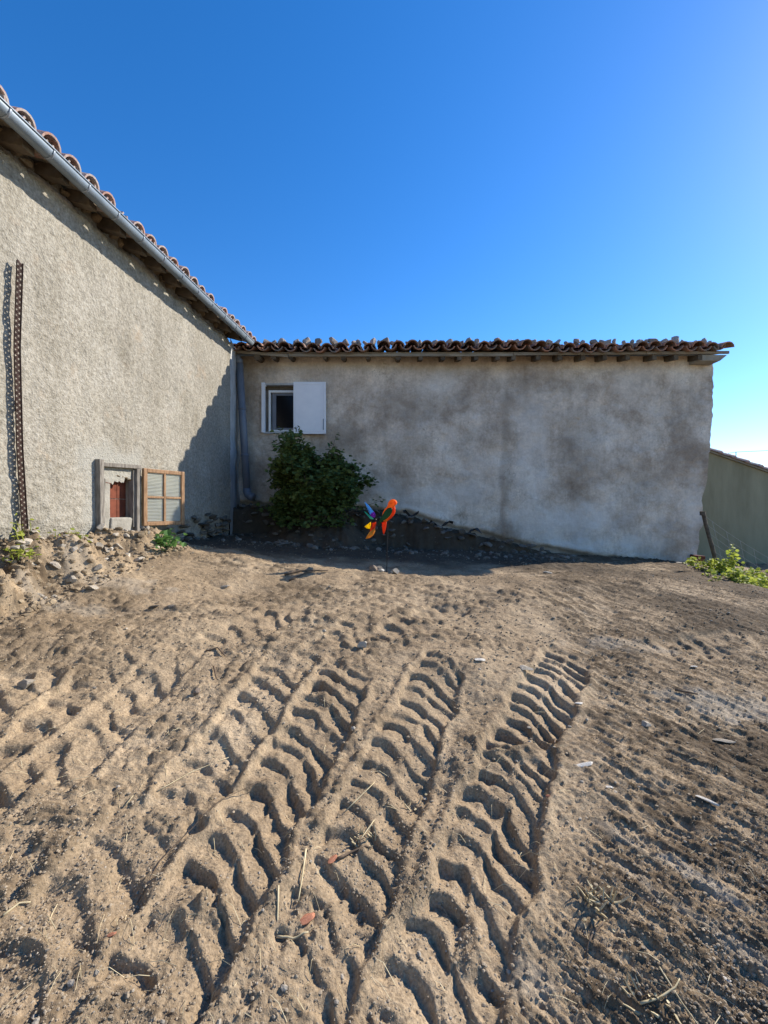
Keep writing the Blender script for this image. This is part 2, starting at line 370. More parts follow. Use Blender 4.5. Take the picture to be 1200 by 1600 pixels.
# ---- tyre tracks
def track(px, width, depth, pitch, phase=0., clar=1., seed=0, flip=1):
    global H, clean, TR
    pts = np.array([at(*q) for q in px]); 
    d = np.concatenate([[0], np.cumsum(np.hypot(*np.diff(pts, axis=0).T))])
    s = np.linspace(0, d[-1], 60); cx = np.interp(s, d, pts[:, 0]); cz = np.interp(s, d, pts[:, 1])
    for _ in range(8):
        cx[1:-1] = (cx[:-2]+2*cx[1:-1]+cx[2:])/4; cz[1:-1] = (cz[:-2]+2*cz[1:-1]+cz[2:])/4
    w2 = width/2
    sel = (XX > cx.min()-width) & (XX < cx.max()+width) & (ZZ > cz.min()-.1) & (ZZ < cz.max()+.1)
    x = XX[sel]; z = ZZ[sel]
    x = x + .022*fbm(x*6, z*6, 3, 60+seed); z = z + .022*fbm(x*6+9, z*6, 3, 63+seed)
    tx = np.gradient(cx); tz = np.gradient(cz); tl = np.hypot(tx, tz); tx /= tl; tz /= tl
    best = np.full(x.shape, 1e9); S = np.zeros_like(x); T = np.zeros_like(x)
    for i in range(60):
        ddx = x-cx[i]; ddz = z-cz[i]; al = ddx*tx[i] + ddz*tz[i]; la = ddx*tz[i] - ddz*tx[i]
        q = ddx*ddx + ddz*ddz; mk = q < best
        best = np.where(mk, q, best); S = np.where(mk, s[i]+al, S); T = np.where(mk, la/w2, T)
    ends = sst(-.02, .12, S)*sst(d[-1]+.04, d[-1]-.55*min(1, d[-1]), S)
    fade = clar*ends*sst(-.75, .1, fbm(x*3.6, z*3.6, 4, 70+seed, .6) + 1.6*(clar-.6) - 1.1*(1-ends))
    aT = np.abs(T)
    ins = sst(1.05, .93, aT)
    k = .62*w2
    fL = .42*aT + .75*np.power(np.clip(1-aT, 0, 1), 3); fR = 1.25*np.power(aT, .85)
    ph = (S + flip*k*np.where(T > 0, fR, fL))/pitch + np.where(T > 0, .5, 0.) + phase + .10*fbm(x*5, z*5, 2, 77+seed)
    fr = ph - np.floor(ph)
    saw = np.where(fr < .80, np.power(np.maximum(fr, 0)/.80, 1.2), sst(1.0, .80, fr))
    lug = saw*(.85+.3*fbm(x*15, z*15, 3, 75+seed))*sst(1.0, .86, aT)*(.55+.45*sst(.0, .16, aT))
    vary = .8+.35*vnoise(np.floor(ph)*3.7 + np.where(T > 0, 50, 0), np.zeros_like(x), 80+seed)
    berm = np.exp(-((aT-1.12)/.13)**2)
    TR[sel] = TR[sel]*(1-.92*np.clip(fade, 0, 1)*sst(1.3, 1.0, aT)) + fade*(-depth*.25*ins - depth*lug*vary + depth*.28*berm*(1+.4*fbm(x*8, z*8, 2, 88)))
    clean[sel] = np.maximum(clean[sel], fade*ins)
track([(-80, 1290), (20, 1200), (90, 1120), (150, 1060), (230, 990)], .29, .036, .15, .2, .92, 4)
track([(190, 1400), (270, 1290), (335, 1190), (390, 1110), (440, 1045), (490, 985)], .30, .034, .14, .8, .92, 5)
track([(600, 1010), (650, 975), (690, 950), (725, 925)], .33, .035, .16, 0, .9, 6)
track([(330, 1010), (430, 960), (540, 925)], .32, .030, .16, 0, .8, 7)
track([(1020, 1018), (1110, 1005), (1230, 985)], .3, .028, .15, 0, .8, 8)
track([(-40, 1640), (80, 1480), (170, 1360), (240, 1260), (310, 1160)], .30, .036, .15, .4, .80, 9)
track([(60, 1230), (150, 1140), (230, 1060), (320, 985)], .28, .030, .15, .5, .78, 11)
track([(470, 1050), (540, 990), (620, 940)], .30, .028, .15, .3, .75, 12)
track([(-60, 1130), (30, 1070), (120, 1010)], .28, .032, .16, .3, .8, 13)
track([(425, 1640), (478, 1500), (525, 1400), (578, 1270), (625, 1170), (665, 1095), (695, 1040), (715, 1000)], .29, .036, .112, .6, .95, 3)
track([(170, 1640), (265, 1490), (340, 1370), (405, 1265), (468, 1170), (530, 1070), (570, 1005)], .31, .039, .116, .3, .98, 2)
track([(655, 1640), (705, 1480), (745, 1370), (785, 1250), (818, 1160), (850, 1090), (880, 1040), (905, 1000)], .31, .038, .105, .1, 1.15, 1)
ROUGH = .85*ROUGH*(1 - .4*rgt)*(1 - .08*sst(1.6, 3.2, ZZ)*sst(5.5, 4.6, ZZ))
H += TR + ROUGH*(1-.55*np.clip(clean, 0, 1))
damp = np.clip(damp*(1-.75*np.clip(clean, 0, 1)), 0, 1)
def blob(px, py, rx, rz, ang=0, k=.5):
    x0, z0 = at(px, py); c_, s_ = math.cos(ang), math.sin(ang)
    a = (XX-x0)*c_ + (ZZ-z0)*s_; q = -(XX-x0)*s_ + (ZZ-z0)*c_
    return sst(1.15, .35, np.sqrt((a/rx)**2 + (q/rz)**2) + .5*fbm(XX*9, ZZ*9, 4, 91))*k
for a in ((1150, 1105, .34, .13, .1, .7), (1070, 1090, .2, .08, 0, .5), (960, 1005, .35, .12, 0, .45), (1075, 1370, .22, .03, -.85, .75),
          (990, 1320, .1, .03, -.8, .5), (830, 1500, .08, .05, 0, .35), (1140, 1480, .25, .03, -.85, .5), (90, 950, .5, .1, 0, .4), (180, 915, .5, .14, 0, .4), (690, 1180, .08, .06, 0, .3)):
    chalk = np.maximum(chalk, .7*blob(*a))
# damp earth of the dug face and banks, deepened by painted shade along the strip
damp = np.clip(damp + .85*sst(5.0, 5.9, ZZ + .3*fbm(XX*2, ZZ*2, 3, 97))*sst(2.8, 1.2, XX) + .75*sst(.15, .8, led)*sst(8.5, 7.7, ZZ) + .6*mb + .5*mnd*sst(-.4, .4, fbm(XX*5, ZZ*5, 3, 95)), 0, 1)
dug_shade = np.clip(.9*sst(5.0, 5.7, ZZ + .35*fbm(XX*2, ZZ*2, 4, 98))*sst(3.2, 1.4, XX)*sst(9, 8, ZZ), 0, 1)  # shade under overhang and foundation, put into the soil colour
nr_, nc_ = H.shape
verts = np.stack([XX, ZZ, H+EH], -1).reshape(-1, 3)
ii, jj = np.meshgrid(np.arange(nr_-1), np.arange(nc_-1), indexing='ij')
a0 = (ii*nc_+jj).ravel(); faces = np.stack([a0, a0+1, a0+nc_+1, a0+nc_], -1)
def np_mesh(name, verts, faces, mat, smooth=True, attrs=None):
    me = bpy.data.meshes.new(name); nf, k = faces.shape
    me.vertices.add(len(verts)); me.vertices.foreach_set('co', np.ascontiguousarray(verts, np.float32).ravel())
    me.loops.add(nf*k); me.loops.foreach_set('vertex_index', faces.astype(np.int32).ravel())
    me.polygons.add(nf); me.polygons.foreach_set('loop_start', np.arange(0, nf*k, k, dtype=np.int32))
    me.polygons.foreach_set('use_smooth', np.full(nf, smooth)); me.update(calc_edges=True)
    for nm, arr in (attrs or {}).items():
        a = me.attributes.new(nm, 'FLOAT', 'POINT'); a.data.foreach_set('value', np.ascontiguousarray(arr, np.float32).ravel())
    me.materials.append(MATS[mat]); return me
gro = ob('ground', np_mesh('ground', verts, faces, 'soil', True, {'damp': damp, 'chalk': np.clip(chalk, 0, 1), 'dug_shade': dug_shade}))
tag(gro, 'bare sandy soil yard with deep tyre tracks and scraped streaks', 'ground', kind='structure')
def gz(X, Z):                      # world height of the finished ground
    i = int(np.clip(np.searchsorted(Zr, Z)-1, 0, nr_-2)); fz = (Z-Zr[i])/(Zr[i+1]-Zr[i])
    u = X/float(wsc(np.array(Z))); j = int(np.clip(np.searchsorted(Ur, u)-1, 0, nc_-2)); fu = (u-Ur[j])/(Ur[j+1]-Ur[j])
    h = (H[i, j]*(1-fu)+H[i, j+1]*fu)*(1-fz) + (H[i+1, j]*(1-fu)+H[i+1, j+1]*fu)*fz
    return float(h)+EH
def gat(px, py):
    x, z = at(px, py); return Vector((x, z, gz(x, z)))

# ------------------------------------------------------------------ shared piece meshes
def rock_mesh(name, mat, seed, flat=.7, rough=.28, sub=2):
    bm = bmesh.new(); bmesh.ops.create_icosphere(bm, subdivisions=sub, radius=1)
    rr = random.Random(seed); cuts = []
    for _ in range(10):
        d = Vector((rr.gauss(0, 1), rr.gauss(0, 1), rr.gauss(0, 1))).normalized(); cuts.append((d, rr.uniform(.38, .72)))
    for vtx in bm.verts:
        p = vtx.co.copy()
        for d, k in cuts:
            e = p.dot(d)
            if e > k: p -= d*(e-k)*.97
        p *= 1 + rr.uniform(-rough, rough)*.25
        vtx.co = Vector((p.x, p.y*.9, p.z*flat))
    me = bpy.data.meshes.new(name); bm.to_mesh(me); bm.free(); me.materials.append(MATS[mat]); return me
def rocks(mat, n, flat, base): return [rock_mesh('stone', mat, base+i, flat) for i in range(n)]
RS = {'stone': rocks('stone', 5, .7, 10), 'pale': rocks('pale_stone', 4, .6, 20), 'brown': rocks('brown_stone', 3, .8, 30),
      'dark': rocks('dark_stone', 5, .7, 40), 'brick': rocks('brick_shard', 3, .5, 50), 'rubble': rocks('rubble', 5, .7, 60), 'roof': rocks('roof_rock', 6, .85, 70)}
def stone(name, kind, loc, s, parent=None, sink=.3, rz=None, i=None, tilt=.25):
    me = RS[kind][i if i is not None else R.randrange(len(RS[kind]))]
    if not hasattr(s, '__len__'): s = (s, s*R.uniform(.75, 1.1), s*R.uniform(.8, 1.1))
    l = Vector(loc); l.z += s[2]*(.65 - sink)
    return ob(name, me, parent, l, (R.uniform(-tilt, tilt), R.uniform(-tilt, tilt), R.uniform(0, 6.3) if rz is None else rz), s)
def canal_tile(name, mat, r0, r1, L, up, th=.014, seg=7, arc=2.75):
    # half-barrel tile along +y (up the slope); up=+1 cover, -1 channel
    v = []; f = []
    for y, r in ((0, r0), (L, r1)):
        for rr_ in (r, r-th):
            for k in range(seg+1):
                a = math.pi/2 - arc/2 + arc*k/seg
                v.append((rr_*math.cos(a), y, up*(rr_*math.sin(a) - r*math.cos(arc/2)) if up > 0 else -rr_*math.sin(a)+r))
    n = seg+1
    for k in range(seg):
        f += [(k, k+1, 2*n+k+1, 2*n+k), (n+k+1, n+k, 3*n+k, 3*n+k+1), (k+1, k, n+k, n+k+1), (2*n+k, 2*n+k+1, 3*n+k+1, 3*n+k)]
    f += [(0, 2*n, 3*n, n), (seg, n+seg, 3*n+seg, 2*n+seg)]
    return mesh(name, v, f, mat, False)

# ------------------------------------------------------------------ left building
LB = thing('rendered_barn', 'long barn with rough sunlit pebble-dash wall, zinc gutter and small open window', 'building', (wallX(3.5), 3.5, 0))
LBO = LB.location
def child(o, parent, root):       # geometry is written in world space; shift it under the root's origin
    o.parent = parent
    o.location = Vector(o.location) - root.location if parent is root else o.location
    return o
UW = Vector((.1103, 1, 0)).normalized(); NW = Vector((1, -.1103, 0)).normalized()
def LW(Z, h, off=0.):             # point on the left wall face: depth, height to the eye, distance out
    return Vector((wallX(Z), Z, EH+h)) + NW*off
# wall face, displaced grid with an opening
Zs = np.concatenate([np.arange(-2.0, 2.5, .06), np.arange(2.5, 4.20, .0275), np.arange(4.20, 4.70, .0125), np.arange(4.70, 6.86, .0275), [6.87]])
hs_ = np.concatenate([np.arange(-1.2, -.12, .0275), np.arange(-.12, .44, .0125), np.arange(.44, 2.84, .0275), [2.845]])
hole = (4.30, 4.635, -.055, .345)
GZ, GH = np.meshgrid(Zs, hs_)
dsp = .006*fbm(GZ*3, GH*3, 3, 101) + .006*fbm(GZ*22, GH*22, 3, 103)
patch = sst(.16, -.05, np.maximum(np.abs(GZ-4.33)-.33, np.abs(GH-.15)-.42) + .10*fbm(GZ*4, GH*4, 3, 105))
dsp *= (1-.6*patch)
low = sst(-.08, -.26, GH + .06*fbm(GZ*5, GH*5, 3, 107)); dsp -= .03*low
dsp[GH > 2.70 + .05*fbm(GZ*3, GH*0, 3, 110)] -= .05          # render stops below the eaves
jag = .335 + .05*fbm(Zs*11, Zs*0, 4, 111)
kj = np.array([int(np.argmax(hs_ >= q)) for q in jag])
for i in range(len(Zs)):
    if hole[0]-.02 < Zs[i] < hole[1]+.02: GH[kj[i]-4:kj[i]+1, i] = jag[i]
pts = np.stack([wallX(GZ) + NW.x*dsp, GZ + NW.y*dsp, GH+EH], -1).reshape(-1, 3) - np.array(LBO)
nz = len(Zs); fc = []
for j in range(len(hs_)-1):
    for i in range(nz-1):
        zc = (Zs[i]+Zs[i+1])/2; hc = (hs_[j]+hs_[j+1])/2
        if hole[0] < zc < hole[1] and hole[2] < hc and j < min(kj[i], kj[i+1]): continue
        a = j*nz+i; fc.append((a+1, a, a+nz, a+nz+1))
wl = ob('wall', np_mesh('wall', pts, np.array(fc), 'pebbledash', True, {'patch': np.clip(patch, 0, 1)*.7}), LB)
def LBP(name, mbx, mat, parent=None, smooth=False):
    for k in range(len(mbx.v)): mbx.v[k] = mbx.v[k] - LBO
    o = ob(name, mesh(name, mbx.v, mbx.f, mat, smooth), parent or LB); return o
# body of the building behind the face
mbx = MB()
q = [LW(-2, -1.2, -.36), LW(4.1, -1.2, -.36), LW(4.1, -1.2, -5), LW(-2, -1.2, -5)]
mbx.hexa([LW(-2, -1.2, -.30), LW(6.84, -1.2, -.30), LW(6.84, -1.2, -5), LW(-2, -1.2, -5), LW(-2, 2.83, -.30), LW(6.84, 2.83, -.30), LW(6.84, 2.84, -5), LW(-2, 2.84, -5)])
LBP('wall_core', mbx, 'jamb_plaster')
# the shadowed cement strip closing the joint with the other building
mbx = MB(); nst = 34
for k in range(nst+1):
    h = -.55 + k*(3.3/nst); e = .010*float(fbm(h*4, 3.0, 3, 120)); 
    for (x, y) in ((-2.432+.004, 6.868), (-2.47+e, 7.15), (-2.535+e*1.5, 7.62), (-2.75, 7.62)): mbx.v.append(Vector((x, y, EH+h)))
for k in range(nst):
    for c_ in range(3): a = k*4+c_; mbx.f.append((a, a+1, a+5, a+4))
LBP('corner_strip', mbx, 'cement', smooth=True)
# reveal + brick infill of the little window
mbx = MB()
z0, z1, h0, h1 = hole
for (A, B) in (((z0-.03, h0-.04), (z0, .40)), ((z1, h0-.04), (z1+.03, .40)), ((z0, h0-.04), (z1, h0)), ((z0, .365), (z1, .40))):
    mbx.hexa([LW(A[0], A[1], -.02), LW(B[0], A[1], -.02), LW(B[0], A[1], -.27), LW(A[0], A[1], -.27), LW(A[0], B[1], -.02), LW(B[0], B[1], -.02), LW(B[0], B[1], -.27), LW(A[0], B[1], -.27)])
LBP('reveal', mbx, 'jamb_plaster')
mbx = MB(); zi = z0
hh = h0
while hh < .40:
    mbx = MB(); e = min(.40, hh+.195)
    for (za, zb) in ((z0-.02, z0+.20), (z0+.207, z1+.02)):
        mbx = MB(); mbx.hexa([LW(za, hh, -.085), LW(zb, hh, -.085), LW(zb, hh, -.26), LW(za, hh, -.26), LW(za, e-.007, -.085), LW(zb, e-.007, -.085), LW(zb, e-.007, -.26), LW(za, e-.007, -.26)])
        LBP('brick', mbx, 'brick_infill')
    hh += .195
mbx = MB(); mbx.hexa([LW(z0, h0, -.092), LW(z1, h0, -.092), LW(z1, h0, -.28), LW(z0, h0, -.28), LW(z0, .4, -.092), LW(z1, .4, -.092), LW(z1, .4, -.28), LW(z0, .4, -.28)])
LBP('mortar_bed', mbx, 'jamb_plaster')
mbx = MB(); mbx.hexa([LW(z0-.075, .245, -.006), LW(z0-.005, .245, -.006), LW(z0-.005, .245, -.05), LW(z0-.075, .245, -.05), LW(z0-.075, .29, .018), LW(z0-.005, .285, .018), LW(z0-.005, .285, -.05), LW(z0-.075, .29, -.05)])
LBP('brick_edge', mbx, 'brick_infill')
mbx = MB(); mbx.hexa([LW(z0-.10, -.21, .0), LW(z0-.008, -.21, .0), LW(z0-.008, -.21, -.05), LW(z0-.10, -.21, -.05), LW(z0-.085, .33, .016), LW(z0-.008, .33, .016), LW(z0-.008, .33, -.05), LW(z0-.085, .33, -.05)])
bevel(LBP('plaster_jamb', mbx, 'jamb_plaster'), .012, 2)
mbx = MB(); mbx.hexa([LW(z0+.0, -.20, .012), LW(z1-.05, -.20, .012), LW(z1-.05, -.20, -.05), LW(z0, -.20, -.05), LW(z0, h0-.002, .02), LW(z1-.03, h0-.01, .02), LW(z1-.03, h0-.01, -.1), LW(z0, h0-.002, -.1)])
bevel(LBP('plaster_sill', mbx, 'jamb_plaster'), .012, 2)
for zz_, hh_, s_ in ((4.315, .335, .03), (4.36, .355, .026), (4.41, .36, .032), (4.47, .37, .028), (4.53, .355, .034), (4.585, .35, .028), (4.62, .335, .024)):
    stone('broken_masonry', 'rubble', LW(zz_, hh_, -.02) - LBO, (s_*1.2, s_, s_*.8), LB, .65)
# weathered wooden frame: posts and lintel bar
WF = ob('window_frame', None, LB)
def beam(name, a, bz, w_, mat, parent):          # a: (Z,h) start, bz: (Z,h) end, w_: (width, out0, out1)
    wd, o0, o1 = w_
    mbx = MB(); d = Vector((bz[0]-a[0], bz[1]-a[1])).normalized(); n = Vector((-d.y, d.x))*wd/2
    c0 = (a[0]-n.x, a[1]-n.y); c1 = (bz[0]-n.x, bz[1]-n.y); c2 = (bz[0]+n.x, bz[1]+n.y); c3 = (a[0]+n.x, a[1]+n.y)
    mbx.hexa([LW(*c0, o0), LW(*c1, o0), LW(*c1, o1), LW(*c0, o1), LW(*c3, o0), LW(*c2, o0), LW(*c2, o1), LW(*c3, o1)])
    return bevel(LBP(name, mbx, mat, parent), .004, 2)
beam('post', (4.145, -.24), (4.13, .50), (.055, -.03, .055), 'old_wood', WF)
beam('post', (4.668, -.23), (4.665, .475), (.060, -.05, .045), 'old_wood', WF)
beam('lintel', (4.16, .455), (4.70, .485), (.040, -.03, .05), 'old_wood', WF)
beam('stop_batten', (4.625, -.16), (4.625, .45), (.025, -.04, .02), 'old_wood', WF)
# opened sash
SA = ob('sash', None, LB)
hp = LW(4.705, 0, .06); ep = Vector(((287-600)/F*5.16, 5.16, EH)); sd = (ep-hp); sd.z = 0; SWd = sd.length; sd.normalize()
sn = sd.cross(Vector((0, 0, 1))).normalized()
HT, HBt = .475, -.150
def sash_box(name, s0, s1, a, b_, th, mat, par, off=0):
    mbx = MB()
    def Q(s, h, n): v = hp + sd*s + sn*n; v.z = EH+h; return v
    mbx.hexa([Q(s0, a, off+th/2), Q(s1, a, off+th/2), Q(s1, a, off-th/2), Q(s0, a, off-th/2), Q(s0, b_, off+th/2), Q(s1, b_, off+th/2), Q(s1, b_, off-th/2), Q(s0, b_, off-th/2)])
    return LBP(name, mbx, mat, par)
fr = .044
for nm, s0, s1, a, b_ in (('stile', 0, fr, HBt, HT), ('stile', SWd-fr, SWd, HBt, HT), ('rail', fr+.0005, SWd-fr-.0005, HT-fr, HT-.001), ('rail', fr+.0005, SWd-fr-.0005, HBt+.001, HBt+fr)):
    bevel(sash_box(nm, s0, s1, a, b_, .038 if nm == 'stile' else .036, 'sash_wood', SA), .005, 2)
mid = SWd/2; hm = (HT+HBt)/2
bevel(sash_box('glazing_bar', mid-.013, mid+.013, HBt+fr, HT-fr, .030, 'sash_wood', SA), .004, 2)
for s0, s1 in ((fr, mid-.013), (mid+.013, SWd-fr)): bevel(sash_box('glazing_bar', s0, s1, hm-.012, hm+.012, .028, 'sash_wood', SA), .004, 2)
for s0, s1 in ((fr, mid-.013), (mid+.013, SWd-fr)):
    for a, b_ in ((HBt+fr, hm-.012), (hm+.012, HT-fr)): sash_box('pane', s0+.001, s1-.001, a+.001, b_-.001, .004, 'ribbed_glass', SA)
# eaves: rafters, soffit boards, rubble on the wall top
PIT = math.tan(rad(17))
def EV(Z, off, h): return LW(Z, h - PIT*off, off)       # heights given at the wall line
kz = 1.62
rf_z = []
while kz < 6.9: rf_z.append(kz); kz += .325
for zc in rf_z:
    mbx = MB(); o1 = .185+R.uniform(-.012, .012); w2 = .046+R.uniform(-.006, .006); z_ = zc+R.uniform(-.02, .02)
    b0 = 2.735+R.uniform(-.008, .008); b1 = 2.846
    mbx.hexa([EV(z_-w2, -.4, b0), EV(z_+w2, -.4, b0), EV(z_+w2, o1, b0), EV(z_-w2, o1, b0), EV(z_-w2, -.4, b1), EV(z_+w2, -.4, b1), EV(z_+w2, o1, b1), EV(z_-w2, o1, b1)])
    bevel(LBP('rafter', mbx, 'rafter_wood'), .004, 1)
for k, (o0, o1) in enumerate(((.06, .205), (-.08, .055), (-.20, -.085))):
    mbx = MB(); mbx.hexa([EV(-2, o0, 2.848), EV(7.05, o0, 2.848), EV(7.05, o1, 2.848), EV(-2, o1, 2.848), EV(-2, o0, 2.863), EV(7.05, o0, 2.863), EV(7.05, o1, 2.863), EV(-2, o1, 2.863)])
    LBP('soffit_board', mbx, 'plank_wood')
for zc in np.arange(1.5, 6.8, .115):
    p = LW(float(zc), 2.785+R.uniform(-.02, .03), -.035) - LBO
    stone('rubble_stone', 'rubble', p, (R.uniform(.05, .085), R.uniform(.06, .08), R.uniform(.05, .075)), LB, .65, rz=R.uniform(0, 6))
# roof
RF = ob('roof', None, LB)
mbx = MB(); mbx.hexa([EV(-2, .13, 2.865), EV(7.3, .13, 2.865), EV(7.3, -3.5, 2.865), EV(-2, -3.5, 2.865), EV(-2, .13, 2.873), EV(7.3, .13, 2.873), EV(7.3, -3.5, 2.873), EV(-2, -3.5, 2.873)])
LBP('roof_deck', mbx, 'plank_wood', RF)
pitchT = .2015
cov = canal_tile('tile', 'tile_red', .090, .075, .46, 1, .015); chn = canal_tile('tile', 'tile_red', .090, .105, .46, -1, .015, arc=2.5)
rollZ = math.atan2(-UW.x, UW.y)           # local x along the wall, local y up the slope (away from the yard)
def tile_on(me, Z, off, h, parent, root, jit=.012):
    p = EV(Z, off, h) - root.location
    up = (-NW*math.cos(rad(17)) + Vector((0, 0, 1))*math.sin(rad(17))).normalized()
    xa_ = UW.copy(); zc = xa_.cross(up).normalized()
    if zc.z < 0: xa_ = -xa_; zc = -zc
    M3 = Matrix((xa_, up, zc)).transposed() @ rotmat(R.uniform(-.03, .03), R.uniform(-.05, .05), R.uniform(-.035, .035))
    o = ob('tile', me, parent, p + up*R.uniform(-jit, jit), M3.to_euler()); return o
kz = 1.05; ncol = 0
while kz < 7.15:
    for row in range(3):
        off = .242 - row*.36
        tile_on(chn, kz, off, 2.846, RF, LB) if row < 2 else None
        if ncol % 9 != 6 or row:
            if row < 2: tile_on(cov, kz+pitchT/2, off+.012, 2.846+.050+R.uniform(-.008, .008), RF, LB)
    kz += pitchT; ncol += 1
# gutter with brackets
GU = ob('gutter', None, LB); GOF, GH_, GR = .250, 2.752, .054
def arcpts(Z, r, a0, a1, n): return [LW(Z, GH_ - r*math.sin(a0+(a1-a0)*k/n), GOF + r*math.cos(a0+(a1-a0)*k/n)) for k in range(n+1)]
def half(z0, z1, r, th):
    m_ = MB(); n = 12
    for Z in (z0, z1):
        m_.v += arcpts(Z, r, -.15, math.pi+.05, n) + arcpts(Z, r-th, -.15, math.pi+.05, n)
    k2 = 2*(n+1)
    for k in range(n):
        m_.f += [(k, k+1, k2+k+1, k2+k), (n+2+k, n+1+k, k2+n+1+k, k2+n+2+k), (k, n+1+k, n+2+k, k+1), (k2+k+1, k2+n+2+k, k2+n+1+k, k2+k)]
    m_.f += [(0, k2, k2+n+1, n+1), (n, 2*n+1, k2+2*n+1, k2+n)]
    return m_
LBP('trough', half(-2, 7.08, GR, .003), 'zinc', GU, True)
m_ = MB(); m_.tube([LW(-2, GH_+.008, GOF+GR+.003), LW(7.08, GH_+.008, GOF+GR+.003)], .007, 8); LBP('rolled_lip', m_, 'zinc', GU, True)
m_ = MB(); cc = LW(7.079, GH_, GOF); n0 = arcpts(7.079, GR-.001, 0, math.pi, 12); m_.v = n0 + [p + UW*.004 for p in n0]
m_.f = [tuple(range(13)), tuple(reversed(range(13, 26)))]; LBP('end_cap', m_, 'zinc', GU)
kz = 1.28
while kz < 6.9:
    LBP('bracket', half(kz-.009, kz+.009, GR+.004, .003), 'zinc_dark', GU, True)
    kz += .345
# downpipe in the corner
DP = ob('downpipe', None, LB)
px_t, px_b = P(374, 566, 7.36), P(386, 768, 7.36)
m_ = MB(); m_.tube([px_t, px_t.lerp(px_b, .5), px_b], .060, 16); LBP('pipe', m_, 'pipe_grey', DP, True)
m_ = MB(); m_.tube([px_t + Vector((-.11, .02, .075)), px_t + Vector((-.075, .01, .078)), px_t + Vector((-.035, .0, .060)), px_t + Vector((-.006, 0, .02)), px_t + Vector((0, 0, -.03))], .064, 16); LBP('bend', m_, 'pipe_grey', DP, True)
m_ = MB(); m_.tube([px_b + Vector((0, 0, .05)), px_b, px_b + Vector((.02, -.02, -.05)), px_b + Vector((.07, -.05, -.085)), px_b + Vector((.13, -.07, -.10))], .066, 16); LBP('bend', m_, 'pipe_grey', DP, True)
for k in (.36, .72):
    c_ = px_t.lerp(px_b, k); m_ = MB(); m_.tube([c_ + Vector((0, 0, .02)), c_ - Vector((0, 0, .02))], .066, 16); LBP('collar', m_, 'pipe_grey', DP, True)
# exposed foundation stones at the dug end of the wall
for k in range(46):
    Z = R.uniform(5.15, 6.8); h = R.uniform(-.46, -.02)
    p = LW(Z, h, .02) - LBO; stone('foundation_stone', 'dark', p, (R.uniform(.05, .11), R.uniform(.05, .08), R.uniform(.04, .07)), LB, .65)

# ------------------------------------------------------------------ back building
BB = thing('low_outbuilding', 'low outbuilding with blotchy stained grey wall in shade and stone-weighted tile roof', 'building', (1.5, D, 0))
BBO = BB.location
def BBP(name, mbx, mat, parent=None, smooth=False):
    return ob(name, mesh(name, [v - BBO for v in mbx.v], mbx.f, mat, smooth), parent or BB)
EDG = [(-1.4, 5.36), (-.95, 5.40), (-.80, 5.44), (-.55, 5.50), (-.38, 5.50), (-.22, 5.56), (.15, 5.60), (.6, 5.655), (1.4, 5.70), (2.2, 5.735), (2.8, 5.75)]
def edgeX(h): return np.interp(h, [a for a, _ in EDG], [b_ for _, b_ in EDG]) +   .012*fbm(h*9, h*0+2, 4, 130) - .03*np.maximum(0, fbm(h*3.5, h*0+5, 2, 131)-.35)
nx, nh = 300, 140
hv = np.linspace(-1.35, 2.72, nh); U = np.linspace(0, 1, nx)
UG, HG = np.meshgrid(U, hv)
XG = -2.62 + UG*(edgeX(HG)+2.62)
dpt = .025*fbm(XG*1.1, HG*1.1, 3, 140) + .010*fbm(XG*5, HG*5, 4, 142) + .004*fbm(XG*18, HG*18, 3, 144)
below = sst(.02, -.03, HG - hb(XG) - .03*fbm(XG*5, HG*0, 3, 146))
lip = np.exp(-((HG-hb(XG)-.06)/.05)**2)*(XG > .3)*.02
crease = .03*sst(2.12, 2.05, XG)*sst(1.5, .4, HG)
YG = D + dpt + .07*below - lip + crease
stain = np.zeros_like(XG)
def bl(px, py, rx, rh, k):
    x0 = (px-600)/F*D; h0 = (800-py)/F*D
    return k*sst(1.2, .3, np.sqrt(((XG-x0)/rx)**2 + ((HG-h0)/rh)**2) + .55*fbm(XG*1.8, HG*1.8, 4, 150))
for a in ((660, 635, .75, .35, .55), (640, 700, .6, .3, .45), (920, 690, .6, .55, .45), (1000, 755, .35, .55, .4), (790, 730, .10, 1.2, .6), (785, 800, .06, .4, .6), (540, 680, .35, .25, .5),
          (860, 600, .9, .2, .3), (450, 575, 1.2, .28, .5), (1060, 640, .5, .5, .25), (730, 690, .5, .25, .4), (390, 650, .16, 1.6, .55), (640, 570, 2., .16, .45), (1040, 865, .3, .25, .5), (1012, 870, .25, .2, .5)):
    stain = np.maximum(stain, bl(*a))
stain = np.maximum(stain, .8*below)
lime = np.zeros_like(XG)
for a in ((680, 770, 1.0, .3, .5), (880, 815, 1.3, .35, .55), (830, 690, .35, .8, .35), (700, 600, .5, .25, .3), (985, 600, .5, .4, .25), (930, 850, .9, .16, .7), (650, 795, .7, .16, .6), (740, 720, .5, .35, .3), (1085, 780, .15, .9, .3)):
    lime = np.maximum(lime, bl(*a))
lime *= (1-below)
WH = (-2.085, -1.06, 1.40, 2.215)
vv = np.stack([XG, YG, HG+EH], -1).reshape(-1, 3) - np.array(BBO); fc = []
for j in range(nh-1):
    for i in range(nx-1):
        xc = (XG[j, i]+XG[j, i+1])/2; hc = (hv[j]+hv[j+1])/2
        if WH[0] < xc < WH[1] and WH[2] < hc < WH[3]: continue
        a = j*nx+i; fc.append((a, a+1, a+nx+1, a+nx))
ob('wall', np_mesh('wall', vv, np.array(fc), 'stained_render', True, {'stain': np.clip(stain*.8, 0, 1), 'lime': np.clip(lime, 0, 1)}), BB)
